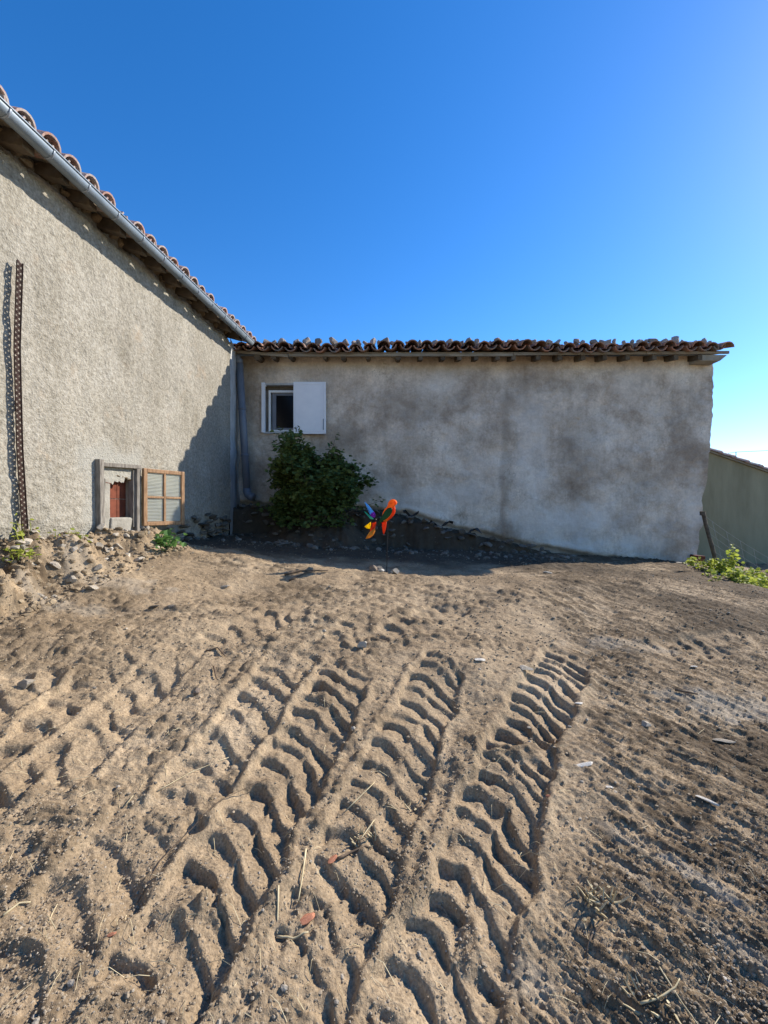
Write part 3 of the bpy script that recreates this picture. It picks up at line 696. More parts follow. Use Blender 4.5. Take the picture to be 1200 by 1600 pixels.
# right hand return of the wall, following the ragged corner
m_ = MB()
for j in range(nh):
    x = float(XG[j, -1]); y = float(YG[j, -1])
    for dx, dy in ((0, 0), (-.012, .05), (-.02, .25), (-.02, 4.2)): m_.v.append(Vector((x+dx, y+dy, EH+hv[j])))
for j in range(nh-1):
    for k in range(3): a = j*4+k; m_.f.append((a, a+1, a+5, a+4))
BBP('side_wall', m_, 'jamb_plaster', smooth=True)
m_ = MB(); m_.hexa([Vector(p) for p in ((-2.6, D+.30, EH-1.3), (5.2, D+.30, EH-1.3), (5.2, D+4.1, EH-1.3), (-2.6, D+4.1, EH-1.3), (-2.6, D+.30, EH+2.6), (5.2, D+.30, EH+2.6), (5.2, D+4.1, EH+3.4), (-2.6, D+4.1, EH+3.4))])
BBP('wall_core', m_, 'jamb_plaster')
# broken red brick showing at the foot of the corner
c_ = P(1090, 873, 7.53); m_ = MB(); m_.box(c_, (.20, .10, .12), rotmat(.1, .15, .1), .015); bevel(BBP('corner_brick', m_, 'brick_infill'), .01, 2)
# window
WN = ob('window', None, BB)
def wbox(name, x0, x1, h0, h1, y0, y1, mat, parent=None, bv=.004):
    m_ = MB(); m_.box(((x0+x1)/2, (y0+y1)/2, EH+(h0+h1)/2), (x1-x0, y1-y0, h1-h0)); o = BBP(name, m_, mat, parent)
    if bv: bevel(o, bv, 2)
    return o
x0, x1, h0, h1 = WH
m_ = MB()
for (a, b_, c_, d_) in ((x0-.03, x0, h0-.03, h1+.03), (x1, x1+.03, h0-.03, h1+.03), (x0, x1, h1, h1+.03), (x0, x1, h0-.03, h0)):
    m_.box(((a+b_)/2, D+.12, EH+(c_+d_)/2), (b_-a, .26, d_-c_))
BBP('reveal', m_, 'cement', WN)
wbox('guide_strip', x0-.045, x0+.012, h0-.02, h1+.035, D-.045, D+.02, 'white_paint', WN)
fx0 = x0+.055
wbox('frame', fx0, fx0+.035, h0+.015, h1-.075, D+.05, D+.11, 'white_pvc', WN); wbox('frame', fx0+.0351, x1, h1-.115, h1-.075, D+.05, D+.108, 'white_pvc', WN)
wbox('frame', fx0+.0351, x1, h0+.015, h0+.045, D+.05, D+.108, 'white_pvc', WN)
wbox('frame_bead', fx0-.055, fx0-.001, h0, h1, D+.085, D+.12, 'dark_stone', WN, 0); wbox('head_board', fx0-.054, x1, h1-.074, h1-.001, D+.07, D+.115, 'rafter_wood', WN)
wbox('casement', fx0+.055, fx0+.125, h0+.046, h1-.116, D+.085, D+.125, 'pipe_grey', WN); wbox('casement', fx0+.1251, x1, h1-.160, h1-.116, D+.085, D+.123, 'pipe_grey', WN)
wbox('casement', fx0+.1251, x1, h0+.046, h0+.085, D+.085, D+.123, 'pipe_grey', WN)
wbox('pane', fx0+.1252, x1, h0+.085, h1-.16, D+.104, D+.108, 'dark_glass', WN, 0)
sx0, sx1 = (459-600)/F*7.53, (509.5-600)/F*7.53
SH = wbox('shutter', sx0, sx1, (800-678.5)/F*7.53, (800-597.5)/F*7.53, 7.495, 7.535, 'white_paint', WN, .004)
wbox('shutter_edge', sx1-.030, sx1-.001, (800-678)/F*7.53, (800-598)/F*7.53, 7.484, 7.4945, 'white_paint', WN, .003)
hs0, hs1 = (800-678.5)/F*7.53, (800-597.5)/F*7.53
for a_, b2_, c2_, d2_ in ((sx0+.035, sx0+.043, hs0+.04, hs1-.04), (sx1-.075, sx1-.067, hs0+.04, hs1-.04), (sx0+.0435, sx1-.0755, hs1-.048, hs1-.04), (sx0+.0435, sx1-.0755, hs0+.04, hs0+.048)):
    wbox('panel_bead', a_, b2_, c2_, d2_, 7.490, 7.4945, 'white_paint', WN, .0015)
wbox('hinge_plate', sx1-.05, sx1-.03, (800-672)/F*7.53, (800-655)/F*7.53, 7.487, 7.4945, 'zinc', WN, .002)
wbox('hinge_knob', x0+.012, x0+.035, h1-.03, h1-.007, D-.03, D+.0, 'white_pvc', WN, .008)
wbox('catch', sx0+.05, sx0+.07, (800-682)/F*7.53, (800-679)/F*7.53, 7.50, 7.53, 'white_pvc', WN, .004)
# eave boards, rafter tails, roof
PB = math.tan(rad(15))
def EB(x, y, h): return Vector((x, y, EH + h + PB*(y-7.32)))
segs = [(365, 450, 546.5, 553.5), (450.6, 802, 552.5, 552), (802.6, 1010, 550.5, 549), (1010.6, 1140, 549, 548)]
for a, b_, ya, yb in segs:
    A = P(a, ya, 7.30); B = P(b_, yb, 7.30); m_ = MB(); th = .046
    m_.hexa([A+Vector((0, 0, -th)), B+Vector((0, 0, -th)), B+Vector((0, .03, -th)), A+Vector((0, .03, -th)), A, B, B+Vector((0, .03, 0)), A+Vector((0, .03, 0))])
    bevel(BBP('eave_board', m_, 'grey_board'), .004, 2)
for k, px in enumerate((402, 430, 455, 508, 537, 577, 620, 655, 690, 715, 742, 775, 800, 838, 872, 906, 942, 978, 1016, 1052, 1088)):
    c_ = P(px+R.uniform(-2, 2), 560, 7.4); m_ = MB(); r_ = R.uniform(.035, .055)
    if px < 640: m_.tube([c_+Vector((0, -.08, -.005)), c_+Vector((0, .3, .06))], r_, 9)
    else: m_.hexa([c_+Vector(p) for p in ((-.035, -.09, -.055), (.035, -.09, -.055), (.035, .3, .03), (-.035, .3, .03), (-.035, -.09, .03), (.035, -.09, .03), (.035, .3, .13), (-.035, .3, .13))])
    BBP('rafter_tail', m_, 'rafter_wood')
m_ = MB(); A = P(1086, 557, 7.42); B = P(1131, 557, 7.42)
m_.hexa([A+Vector((0, -.08, -.10)), B+Vector((-.12, -.08, -.10)), B+Vector((-.12, .4, -.10)), A+Vector((0, .4, -.10)), A+Vector((0, -.09, 0)), B+Vector((0, -.09, 0)), B+Vector((0, .4, .02)), A+Vector((0, .4, .02))])
bevel(BBP('corner_corbel', m_, 'jamb_plaster'), .015, 2)
RB = ob('roof', None, BB)
m_ = MB(); xl, xr = -2.9, 5.72
m_.hexa([EB(xl, 7.325, 2.665), EB(xr, 7.325, 2.665), EB(xr, 12, 2.665), EB(xl, 12, 2.665), EB(xl, 7.325, 2.69), EB(xr, 7.325, 2.69), EB(xr, 12, 2.69), EB(xl, 12, 2.69)])
BBP('roof_deck', m_, 'plank_wood', RB)
pT = .2365
covB = canal_tile('tile', 'tile_old', .112, .09, .48, 1, .017); chnB = canal_tile('tile', 'tile_old', .105, .118, .48, -1, .017, arc=2.55)
def tile_b(me, x, y, h, col=None):
    M3 = Matrix.Rotation(rad(15), 3, 'X') @ rotmat(R.uniform(-.07, .05), R.uniform(-.16, .16), R.uniform(-.09, .09))
    return ob('tile', me, RB, EB(x, y, h) - BBO, M3.to_euler())
x = -2.72; k = 0
while x < 5.72:
    sag = .02*math.sin(x*1.3) + .012*math.sin(x*3.1+1)
    for row in range(3):
        y = 7.20 + row*.37 + R.uniform(-.015, .015)
        tile_b(chnB, x, y, 2.700+sag+.012*row); tile_b(covB, x+pT/2, y+R.uniform(-.03, .02), 2.700+.068+sag+.012*row+R.uniform(-.02, .015))
    x += pT; k += 1
# loose stones holding the tiles down
RG = 'stones weighing down the outbuilding roof'
for px, sz in ((397, .07), (415, .10), (428, .06), (440, .11), (462, .09), (478, .12), (497, .12), (520, .11), (540, .11), (553, .07), (560, .08), (570, .06), (592, .06), (612, .06), (656, .07), (680, .08), (702, .09), (722, .06), (745, .08), (766, .07), (787, .06), (808, .09), (845, .07), (884, .06), (910, .07), (950, .09), (988, .07), (1010, .07), (1046, .07), (1066, .08), (1086, .07), (583, .11), (603, .10), (621, .08), (636, .05), (645, .09), (668, .06), (690, .07), (712, .06),
               (733, .09), (758, .07), (776, .10), (797, .10), (818, .08), (832, .09), (857, .09), (872, .07), (899, .09), (927, .10), (940, .07), (960, .07), (975, .06), (1000, .09), (1020, .12), (1037, .09), (1055, .13), (1075, .06), (1097, .08), (1108, .07)):
    y = 7.50+R.uniform(-.06, .10); x = (px-600)/F*y
    z = EB(x, y, 2.700+.068).z + .085
    o = stone('roof_stone', 'roof', (x, y, z), (sz*.9, sz*.85, sz*R.uniform(.9, 1.25)), None, .38, tilt=.5)
    zone = ('beside the gutter end' if px < 432 else 'above the window and its white shutter' if px < 515 else 'above the bush, beyond the shutter' if px < 590 else
            'above the parrot spinner' if px < 680 else 'over the middle of the stained wall' if px < 845 else 'over the chalky right-hand wall' if px < 1000 else 'near the corbelled roof corner')
    if zone.startswith('over the chalky'): zone = 'between the roof middle and the corbelled corner'
    tag(o, ('big' if sz >= .1 else 'mid-sized' if sz >= .08 else 'small') + ' grey stone weighing down the tiles ' + zone, 'stone', RG)
# footing stones and the dug face under the wall
k = 0; x = -2.3
while x < 4.9:
    top = float(hb(x)); gh = -.55-.068*x; n = max(1, int((top-gh)/.12))
    for c_ in range(n+1):
        if R.random() < .12: continue
        h = top - .07 - c_*.12 + R.uniform(-.03, .03)
        if h < gh-.02: continue
        y = 7.13 + .10*float(fbm(x*1.7, 1.4, 3, 12))*0 + R.uniform(-.04, .06) + (.03*c_ if c_ else .03)
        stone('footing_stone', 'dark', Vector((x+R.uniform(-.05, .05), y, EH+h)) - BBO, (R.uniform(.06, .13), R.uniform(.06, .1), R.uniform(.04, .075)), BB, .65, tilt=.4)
        k += 1
    x += R.uniform(.13, .2)

# ------------------------------------------------------------------ neighbour on the right
NB = thing('neighbour_house', 'olive rendered gable wall with sloping tile verge beyond the wire fence', 'building', (9, 11, 0)); NBO = NB.location
def NBP(name, mbx, mat, parent=None): return ob(name, mesh(name, [v-NBO for v in mbx.v], mbx.f, mat), parent or NB)
YN = 11.0; A = P(1110, 708, YN); B = P(1200, 739, YN); sl_ = (B.z-A.z)/(B.x-A.x)
def rz_(x): return A.z + sl_*(x-A.x)
m_ = MB(); xa2, xb2 = 6.3, 15.
m_.hexa([Vector(p) for p in ((xa2, YN, -2), (xb2, YN, -2), (xb2, YN+7, -2), (xa2, YN+7, -2), (xa2, YN, rz_(xa2)), (xb2, YN, rz_(xb2)), (xb2, YN+7, rz_(xb2)), (xa2, YN+7, rz_(xa2)))])
NBP('wall', m_, 'olive_render')
NR = ob('roof', None, NB)
m_ = MB(); m_.hexa([Vector(p) for p in ((xa2, YN-.06, rz_(xa2)+.003), (xb2, YN-.06, rz_(xb2)+.003), (xb2, YN+7, rz_(xb2)+.003), (xa2, YN+7, rz_(xa2)+.003), (xa2, YN-.06, rz_(xa2)+.05), (xb2, YN-.06, rz_(xb2)+.05), (xb2, YN+7, rz_(xb2)+.05), (xa2, YN+7, rz_(xa2)+.05))])
NBP('roof_slab', m_, 'jamb_plaster', NR)
vt = canal_tile('tile', 'tile_red', .11, .09, .46, 1, .016)
an = math.atan(-sl_); x = 14.6
while x > 6.5:
    M3 = Matrix(((-math.cos(an), 0, math.sin(an)), (0, -1, 0), (math.sin(an), 0, math.cos(an)))).transposed()
    upv = Vector((-math.cos(an), 0, math.sin(an))); zv = Vector((math.sin(an), 0, math.cos(an))); xv = upv.cross(zv)
    M3 = Matrix((xv, upv, zv)).transposed() @ rotmat(rad(-2.5), 0, 0)
    for yy in (YN-.02, YN+.24):
        ob('tile', vt, NR, Vector((x, yy, rz_(x)+.055)) - NBO, M3.to_euler())
    x -= .36*math.cos(an)
pp = P(1150, 716, YN+.2); m_ = MB(); m_.tube([pp-Vector((0, 0, .10)), pp+Vector((0, 0, .16))], .012, 6); NBP('cable_bracket', m_, 'wire')
m_ = MB(); c0 = pp+Vector((0, 0, .16)); m_.tube([c0 + Vector((-2.6, 1.2, -.55)), c0 + Vector((-1.2, .5, -.2)), c0, c0+Vector((.9, 0, .04)), c0 + Vector((3, -.5, .25)), c0+Vector((7, -1, 1.0))], .006, 5)
o = m_.build('overhead_cable', 'rubber_cloth'); tag(o, 'thin overhead cable running off the olive house roof', 'cable')
# wire fence
FE = thing('wire_fence', 'sagging wire mesh fence with leaning wooden post beside the olive house', 'fence', tuple(P(1122, 893, 6.6)))
FO = FE.location
def FP(name, mbx, mat, parent=None): return ob(name, mesh(name, [v-FO for v in mbx.v], mbx.f, mat), parent or FE)
ft, fb_ = P(1098.5, 801, 6.62), P(1124, 900, 6.6)
m_ = MB(); pts_ = [fb_.lerp(ft, k/6) + Vector((R.uniform(-.008, .008), 0, 0)) for k in range(7)]
m_.tube([pts_[0]-Vector((-.03, 0, .3))] + pts_, [.034, .032, .030, .028, .029, .026, .027, .03], 9); FP('post', m_, 'bark')
m_ = MB(); m_.tube([ft+Vector((-.004, 0, -.04)), ft+Vector((-.006, 0, .02))], .040, 9); FP('post_cap', m_, 'bark')
fe2 = P(1290, 905, 7.1); fe2b = P(1300, 1010, 7.1)
for k in range(7):
    u = k/6*.82+.05; A = ft.lerp(fb_, u); B = fe2.lerp(fe2b, u); pts_ = []
    for q in range(7):
        f_ = q/6; p = A.lerp(B, f_); p.z -= .10*math.sin(math.pi*f_)*(1-.3*u) + R.uniform(-.008, .008); pts_.append(p)
    m_ = MB(); m_.tube(pts_, .0028, 4); FP('wire', m_, 'wire')
for k in range(9):
    f_ = (k+.6)/9.2; pts_ = []
    for u in (.05, .3, .6, .87):
        p = ft.lerp(fb_, u).lerp(fe2.lerp(fe2b, u), f_); p.z -= .10*math.sin(math.pi*f_)*(1-.3*u); pts_.append(p)
    m_ = MB(); m_.tube(pts_, .0022, 4); FP('tie_wire', m_, 'wire')

# ------------------------------------------------------------------ rusty lattice bar leaning at the left wall
BR = thing('lattice_bar', 'rusty perforated steel strip standing upright against the pebble-dash wall', 'metal bar', tuple(LW(3.37, -.28, .03))); BO = BR.location
cz_ = [(3.31, 1.90, .052), (3.295, 1.25, .044), (3.325, .5, .034), (3.39, -.36, .028)]
def barp(s, t_, o=0):
    h = 1.90 + s*(-.36-1.90); z = np.interp(-h, [-c[1] for c in cz_], [c[0] for c in cz_]); of = np.interp(-h, [-c[1] for c in cz_], [c[2] for c in cz_])
    return LW(float(z)+t_, h, float(of)+o)
nb_ = 40; hw = .026
for sg in (-1, 1):
    m_ = MB()
    for k in range(nb_+1):
        for (tt, oo) in ((sg*hw, -.002), (sg*(hw-.008), -.002), (sg*(hw-.008), .002), (sg*(hw-.003), .002), (sg*(hw-.003), .007), (sg*hw, .007)): m_.v.append(barp(k/nb_, tt, oo))
    for k in range(nb_):
        for c_ in range(6): a = k*6+c_; b2 = k*6+(c_+1) % 6; m_.f.append((a, b2, b2+6, a+6))
    m_.f += [tuple(range(6)), tuple(range(nb_*6, nb_*6+6))]
    ob('edge_strip', mesh('edge_strip', [v-BO for v in m_.v], m_.f, 'rust'), BR)
m_ = MB(); nz_ = 52
for k in range(nz_):
    s0, s1 = k/nz_, (k+1)/nz_; a, b2 = (-hw+.008, hw-.008)
    for (sa, ta, sb, tb) in ((s0, a, (s0+s1)/2, b2), ((s0+s1)/2, b2, s1, a)):
        e = .0052
        q = [barp(sa-e, ta), barp(sb-e, tb), barp(sb+e, tb), barp(sa+e, ta)]; n = len(m_.v)
        m_.v += [p-NW*.0015 for p in q] + [p+NW*.0015 for p in q]
        m_.f += [tuple(n+i for i in f_) for f_ in ((0, 1, 2, 3), (7, 6, 5, 4), (0, 4, 5, 1), (1, 5, 6, 2), (2, 6, 7, 3), (3, 7, 4, 0))]
tag(ob('lattice_web', mesh('lattice_web', [v-BO for v in m_.v], m_.f, 'rust'), BR), kind='stuff')

# ------------------------------------------------------------------ parrot wind spinner
ZS = 4.58; SPX = 604
sb = Vector(((SPX-600)/F*ZS, ZS, gz((SPX-600)/F*ZS, ZS)))
SP = thing('parrot_wind_spinner', 'orange parrot garden spinner with rainbow pinwheel tail on a thin black stake', 'wind spinner', tuple(sb))
def zp(x, y, dy=0.): p = P(540+x/8.571, 760+y/8.571, ZS); p.y += dy; return p - sb
def flat_shape(name, pts, mat, th, yo=0., parent=SP, puff=0.):
    # closed outline -> pillow: front and back faces with bulged centre ring
    n = len(pts); c_ = Vector((sum(p[0] for p in pts)/n, sum(p[1] for p in pts)/n))
    v = []; f = []
    for sgn in (-1, 1):
        for k, s_ in ((1.0, .25), (.72, .85), (.35, 1.0)):
            for p in pts:
                q = c_ + (Vector(p[:2])-c_)*k; v.append(zp(q.x, q.y, yo + sgn*(th/2*s_) + (p[2] if len(p) > 2 else 0)))
    for sgn in range(2):
        o0 = sgn*3*n
        for r_ in range(2):
            for k in range(n): a = o0+r_*n+k; b2 = o0+r_*n+(k+1) % n; f.append((a, b2, b2+n, a+n))
        f.append(tuple(o0+2*n+k for k in range(n)))
    for k in range(n): f.append((k, (k+1) % n, 3*n+(k+1) % n, 3*n+k))
    me = mesh(name, v, f, mat, True); bm = bmesh.new(); bm.from_mesh(me); bmesh.ops.recalc_face_normals(bm, faces=bm.faces); bm.to_mesh(me); bm.free()
    return ob(name, me, parent)
body = flat_shape('body', [(632, 170), (660, 176), (682, 192), (692, 218), (686, 240), (668, 238), (660, 262), (668, 300), (667, 345), (648, 385), (612, 425), (575, 455), (548, 472), (512, 474), (492, 440), (486, 400), (498, 350), (522, 305), (555, 272), (566, 240), (574, 210), (598, 182)], 'cloth_orange', .030)
flat_shape('breast', [(660, 268), (667, 300), (666, 345), (646, 386), (610, 426), (575, 456), (552, 462), (590, 420), (622, 370), (632, 320), (630, 280)], 'cloth_red', .034, -.004)
flat_shape('wing', [(598, 282), (618, 288), (627, 310), (620, 350), (596, 392), (556, 430), (512, 456), (468, 482), (428, 530), (440, 492), (462, 440), (494, 380), (530, 325), (565, 292)], 'cloth_green', .010, -.024)
flat_shape('tail', [(486, 482), (550, 468), (547, 520), (535, 585), (513, 652), (498, 610), (488, 545)], 'cloth_red', .012)
flat_shape('beak', [(655, 196), (672, 200), (676, 222), (666, 238), (656, 222)], 'cloth_red', .034, -.003)
flat_shape('eye', [(610, 218), (617, 222), (619, 230), (613, 237), (606, 234), (604, 225)], 'cloth_red', .034, -.003)
m_ = MB(); m_.tube([Vector((0, 0, -.05)), zp(562, 700, .02), zp(566, 470, .02), zp(580, 400, .01)], .004, 8); m_.build('stake', 'black_rod', SP, True)
m_ = MB(); m_.tube([zp(540, 455), zp(470, 458), zp(398, 452)], .0035, 8); m_.build('axle', 'black_rod', SP, True)
m_ = MB(); m_.tube([zp(412, 453), zp(392, 451)], [.013, .016], 10); m_.build('hub', 'black_rod', SP, True)
flat_shape('blade', [(250, 205, -.02), (280, 222, -.03), (335, 285, -.03), (377, 338, -.02), (345, 360, .0), (325, 392, .02), (300, 320, .0)], 'cloth_blue', .005, .02)
flat_shape('blade', [(330, 383, -.02), (352, 352, -.03), (382, 338, -.02), (402, 372, -.06), (404, 410, -.05), (378, 420, -.02), (350, 405, -.01)], 'cloth_purple', .006, -.03)
flat_shape('blade', [(238, 333, .10), (262, 345, .09), (340, 408, .05), (384, 440, .0), (345, 442, .02), (318, 425, .05)], 'cloth_teal', .005, .02)
flat_shape('blade', [(243, 542, .10), (290, 510, .06), (338, 472, .0), (338, 520, .02), (325, 575, .07), (280, 570, .09)], 'cloth_yellow', .005, .01)
flat_shape('blade', [(345, 490, .0), (410, 474, -.01), (408, 515, -.03), (398, 560, -.05), (352, 590, -.05), (325, 610, -.05), (338, 540, -.03)], 'cloth_red', .005, -.01)
flat_shape('blade', [(273, 696, -.08), (300, 640, -.08), (330, 598, -.07), (398, 556, -.05), (398, 600, -.07), (375, 648, -.09), (330, 682, -.10)], 'cloth_amber', .005, -.02)
SG = 'stones at the foot of the parrot spinner'
for nm, kd, px, py, s, lb in (('cobble', 'brown', 582, 886, (.075, .065, .058), 'dark brown rounded stone at the foot of the parrot spinner'), ('cobble', 'dark', 594, 880, (.065, .06, .055), 'charcoal stone wedged behind the white one at the spinner stake'),
                              ('cobble', 'pale', 594.5, 889, (.043, .04, .047), 'small white broken stone in front of the spinner stake'), ('cobble', 'stone', 618, 886, (.062, .055, .06), 'grey veined cobble right beside the spinner stake'),
                              ('cobble', 'pale', 612, 889, (.028, .022, .02), 'little white chip tucked beside the grey veined cobble')):
    x = (px-600)/F*(ZS-.05); z = ZS-.05 + (.10 if 'charcoal' in lb else .03 if 'brown' in lb or 'veined' in lb else -.02)
    tag(stone(nm, kd, (x, z, gz(x, z)), s, None, .25), lb, 'stone', SG)

# ------------------------------------------------------------------ bush
def leaf_cloud(name, centers, mat, parent, origin, size, seed, droop=.3):
    rr = np.random.default_rng(seed); n = len(centers); c_ = np.array(centers)
    d = rr.normal(size=(n, 3)); d[:, 2] = np.abs(d[:, 2])*.3 - droop*rr.random(n); d /= np.linalg.norm(d, axis=1)[:, None]
    up = rr.normal(size=(n, 3))*.55 + np.array([0, -.25, 1.]); sdv = np.cross(d, up); sdv /= np.linalg.norm(sdv, axis=1)[:, None]; nn = np.cross(sdv, d)
    L = size*(.6+.8*rr.random(n))[:, None]; W = L*.42
    v = np.stack([c_, c_+d*L*.35+sdv*W+nn*L*.10, c_+d*L*.75+sdv*W*.75+nn*L*.06, c_+d*L-nn*L*.1, c_+d*L*.75-sdv*W*.75+nn*L*.06, c_+d*L*.35-sdv*W+nn*L*.10, c_+d*L*.55-nn*L*.05], 1)
    f = np.array([[0, 1, 6], [1, 2, 6], [2, 3, 6], [3, 4, 6], [4, 5, 6], [5, 0, 6]])
    fa = (np.arange(n)[:, None, None]*7 + f[None]).reshape(-1, 3)
    return ob(name, np_mesh(name, v.reshape(-1, 3)-np.array(origin), fa, mat, False), parent)
bx0, bz0 = -1.10, 6.72; bb = Vector((bx0, bz0, gz(bx0, bz0)-.02))
BU = thing('bush', 'dense dark green bush growing against the shaded wall under the window', 'bush', tuple(bb))
cent = []; rr = random.Random(5)
def grow(p, d, L, r, depth, out, lim=1.0):
    lim = lim*rr.uniform(.86, 1.12)
    pts_ = [p.copy()]; rs = [r]; n = 5
    for k in range(n):
        d = (d + Vector((rr.gauss(0, .16), rr.gauss(0, .16), rr.gauss(.03, .10)))).normalized(); p = p + d*L/n
        q_ = Vector(((p.x-bx0-.04)/.80, (p.y-bz0)/.75, (p.z-bb.z-.62)/.72)); an_ = math.atan2(q_.z, q_.x)
        if q_.length > 1.13*lim*(.86 + .26*math.sin(an_*3+1.2) * (1 if q_.z > -.1 else .2) + .16*math.sin(an_*7+.5) + .08*math.sin(an_*13)): break
        pts_.append(p.copy()); rs.append(r*(1-.75*(k+1)/n))
        if depth < 2 and k >= 1:
            for _ in range(2 if depth == 0 else 2):
                e = (d*.6 + Vector((rr.gauss(0, .7), rr.gauss(0, .6), rr.gauss(.1, .45)))).normalized(); grow(p.copy(), e, L*rr.uniform(.35, .55), r*.5, depth+1, out)
        if depth >= 1:
            for _ in range(4 if depth == 1 else 6): cent.append(p + Vector((rr.gauss(0, .04), rr.gauss(0, .04), rr.gauss(0, .04))))
    out.append((pts_, rs, depth))
stems = []
for k in range(17):
    a = 2*math.pi*k/17 + rr.uniform(-.2, .2); sp = rr.uniform(.15, .85)
    d = Vector((math.cos(a)*sp*.64, math.sin(a)*sp*.5 - .08, .95)).normalized()
    st_ = []; grow(bb + Vector((math.cos(a)*.12, math.sin(a)*.08, 0)), d, rr.uniform(.70, .98)*(1.15 if sp < .5 else .92), .016, 0, st_)
    m_ = MB()
    for pts_, rs, dp in st_:
        if len(pts_) > 1: m_.tube([p-bb for p in pts_], rs, 5 if dp == 0 else 3, False)
    m_.build('stem', 'bark', BU)
for sx_, sz_, L_s in ((-.35, 1, 1.42), (-.12, 1, 1.58), (.28, 1, 1.45), (.62, .9, 1.35), (-.62, .8, 1.2), (.85, .6, 1.15), (-.8, .45, 1.0)):   # long leading shoots
    p = bb.copy(); d = Vector((sx_, -.05, sz_)).normalized(); pts_ = [p.copy()]
    for k in range(9):
        d = (d + Vector((rr.gauss(0, .07), rr.gauss(0, .07), rr.gauss(0, .05)))).normalized(); p = p + d*L_s/9; pts_.append(p.copy())
        if k > 4:
            for _ in range(6): cent.append(p + Vector((rr.gauss(0, .035), rr.gauss(0, .035), rr.gauss(0, .035))))
    m_ = MB(); m_.tube([q-bb for q in pts_], [.012*(1-.09*k) for k in range(10)], 5, False); m_.build('stem', 'bark', BU)
for _ in range(1100):              # low skirt of foliage
    a = rr.uniform(0, 6.28); q = math.sqrt(rr.random()); cent.append(bb + Vector((math.cos(a)*q*.60+.02, math.sin(a)*q*.42-.12, .05+rr.random()**1.3*.85*(1.1-q*.6))))
cent = [c_ for c_ in cent if c_.y < D-.06 and c_.z > bb.z-.05]
tag(leaf_cloud('foliage', [tuple(c_) for c_ in cent], 'bush_leaf', BU, bb, .064, 3), kind='stuff')

# ------------------------------------------------------------------ weeds and herbs
def weed(name, label, cat, x, z, h, nst, spread, mat, size, seed, dens=16, group=None, lean=.35):
    b0 = Vector((x, z, gz(x, z)-.01)); T_ = thing(name, label, cat, tuple(b0), group); r_ = random.Random(seed); cen = []; m_ = MB()
    for k in range(nst):
        d = Vector((r_.gauss(0, lean), r_.gauss(0, lean), 1)).normalized(); hh_ = h*r_.uniform(.55, 1); p = Vector((r_.gauss(0, spread), r_.gauss(0, spread*.6), 0)); pts_ = [p.copy()]
        for q in range(5): p = p + d*hh_/5; d = (d + Vector((r_.gauss(0, .1), r_.gauss(0, .1), .05))).normalized(); pts_.append(p.copy())
        m_.tube(pts_, [.004, .0035, .003, .0025, .002, .001], 4, False)
        for q in range(dens):
            f_ = r_.random(); i = min(4, int(f_*5)); pp_ = pts_[i].lerp(pts_[i+1], f_*5-i); w_ = (1-f_)*.05+.012
            cen.append(tuple(b0 + pp_ + Vector((r_.gauss(0, w_), r_.gauss(0, w_), r_.gauss(0, .015)))))
    tag(m_.build('stem', mat, T_), kind='stuff')
    tag(leaf_cloud('foliage', cen, mat, T_, b0, size, seed), kind='stuff')
WG = 'weeds on the bank by the wire fence'
wl_ = [(1141, 902, 6.2, .50, 3, .05), (1120, 900, 6.3, .26, 9, .12), (1160, 905, 6.0, .30, 9, .14), (1180, 908, 5.7, .30, 10, .14), (1198, 912, 5.4, .30, 10, .15), (1225, 925, 5.3, .32, 10, .16), (1104, 898, 6.6, .18, 7, .10), (1172, 925, 5.2, .2, 8, .13), (1150, 915, 5.6, .2, 8, .12)]
for k, (px, py, z, h, n, s) in enumerate(wl_):
    lb = ('tall pointed yellow-green weed rising above the others by the fence', 'bushy weed hugging the foot of the leaning fence post', 'bushy weed just beyond the tall pointed one', 'rounded weed under the sagging middle of the wire fence',
          'leafy weed under the wires, two plants beyond the tall one', 'broad weed at the far end of the weedy bank', 'short weed between outbuilding corner and fence post', 'low weed spilling down the bank toward the yard', 'low weed in front of the tall pointed one')[k]
    weed('weed', lb, 'weed', (px-600)/F*z, z, h, n, s, 'weed_leaf', .05, 200+k, 42 if k == 0 else 26, WG, .08 if k == 0 else .3)
weed('weed', 'small bright leafy weed by the broken brick at the outbuilding corner', 'weed', (1076-600)/F*7.15, 7.15, .2, 5, .04, 'weed_leaf', .07, 230, 7)
x_, z_ = wallX(4.62)+.36, 4.55
weed('herb', 'leafy dark green herb spilling over the soil bank below the open sash', 'plant', x_, z_, .16, 9, .07, 'herb_leaf', .075, 231, 9, None, .6)
weed('herb', 'tiny green sprig under the bottom rail of the open sash', 'plant', wallX(4.85)+.25, 4.85, .12, 4, .04, 'herb_leaf', .05, 232, 7)
weed('herb', 'wispy pale weed at the foot of the rusty strip', 'plant', wallX(3.30)+.07, 3.30, .2, 4, .05, 'weed_leaf', .03, 233, 9)
weed('herb', 'low straggly weed among rubble beside the rusty strip', 'plant', wallX(3.12)+.14, 3.12, .10, 5, .10, 'weed_leaf', .035, 234, 9)
weed('herb', 'sparse weed on the soil bank between rusty strip and window frame', 'plant', wallX(3.72)+.12, 3.72, .14, 6, .08, 'weed_leaf', .03, 235, 8)

for (px, py, lb, n_, sd_) in ((572, 1292, 'dry straw-coloured grass tuft between the two clearest tyre tracks', 16, 240), (935, 1405, 'dry grass tuft on streaky soil beside the clean track', 22, 241), (1010, 1545, 'dry grass and roots tuft by the forked pale root', 18, 242),
                          (640, 1235, 'thin dry grass tuft on dark crumbly soil left of the clean track', 12, 243)):
    x_, z_ = at(px, py); weed('dry_grass', lb, 'grass tuft', x_, z_, .055, n_, .028, 'straw', .009, sd_, 1, None, 1.1)

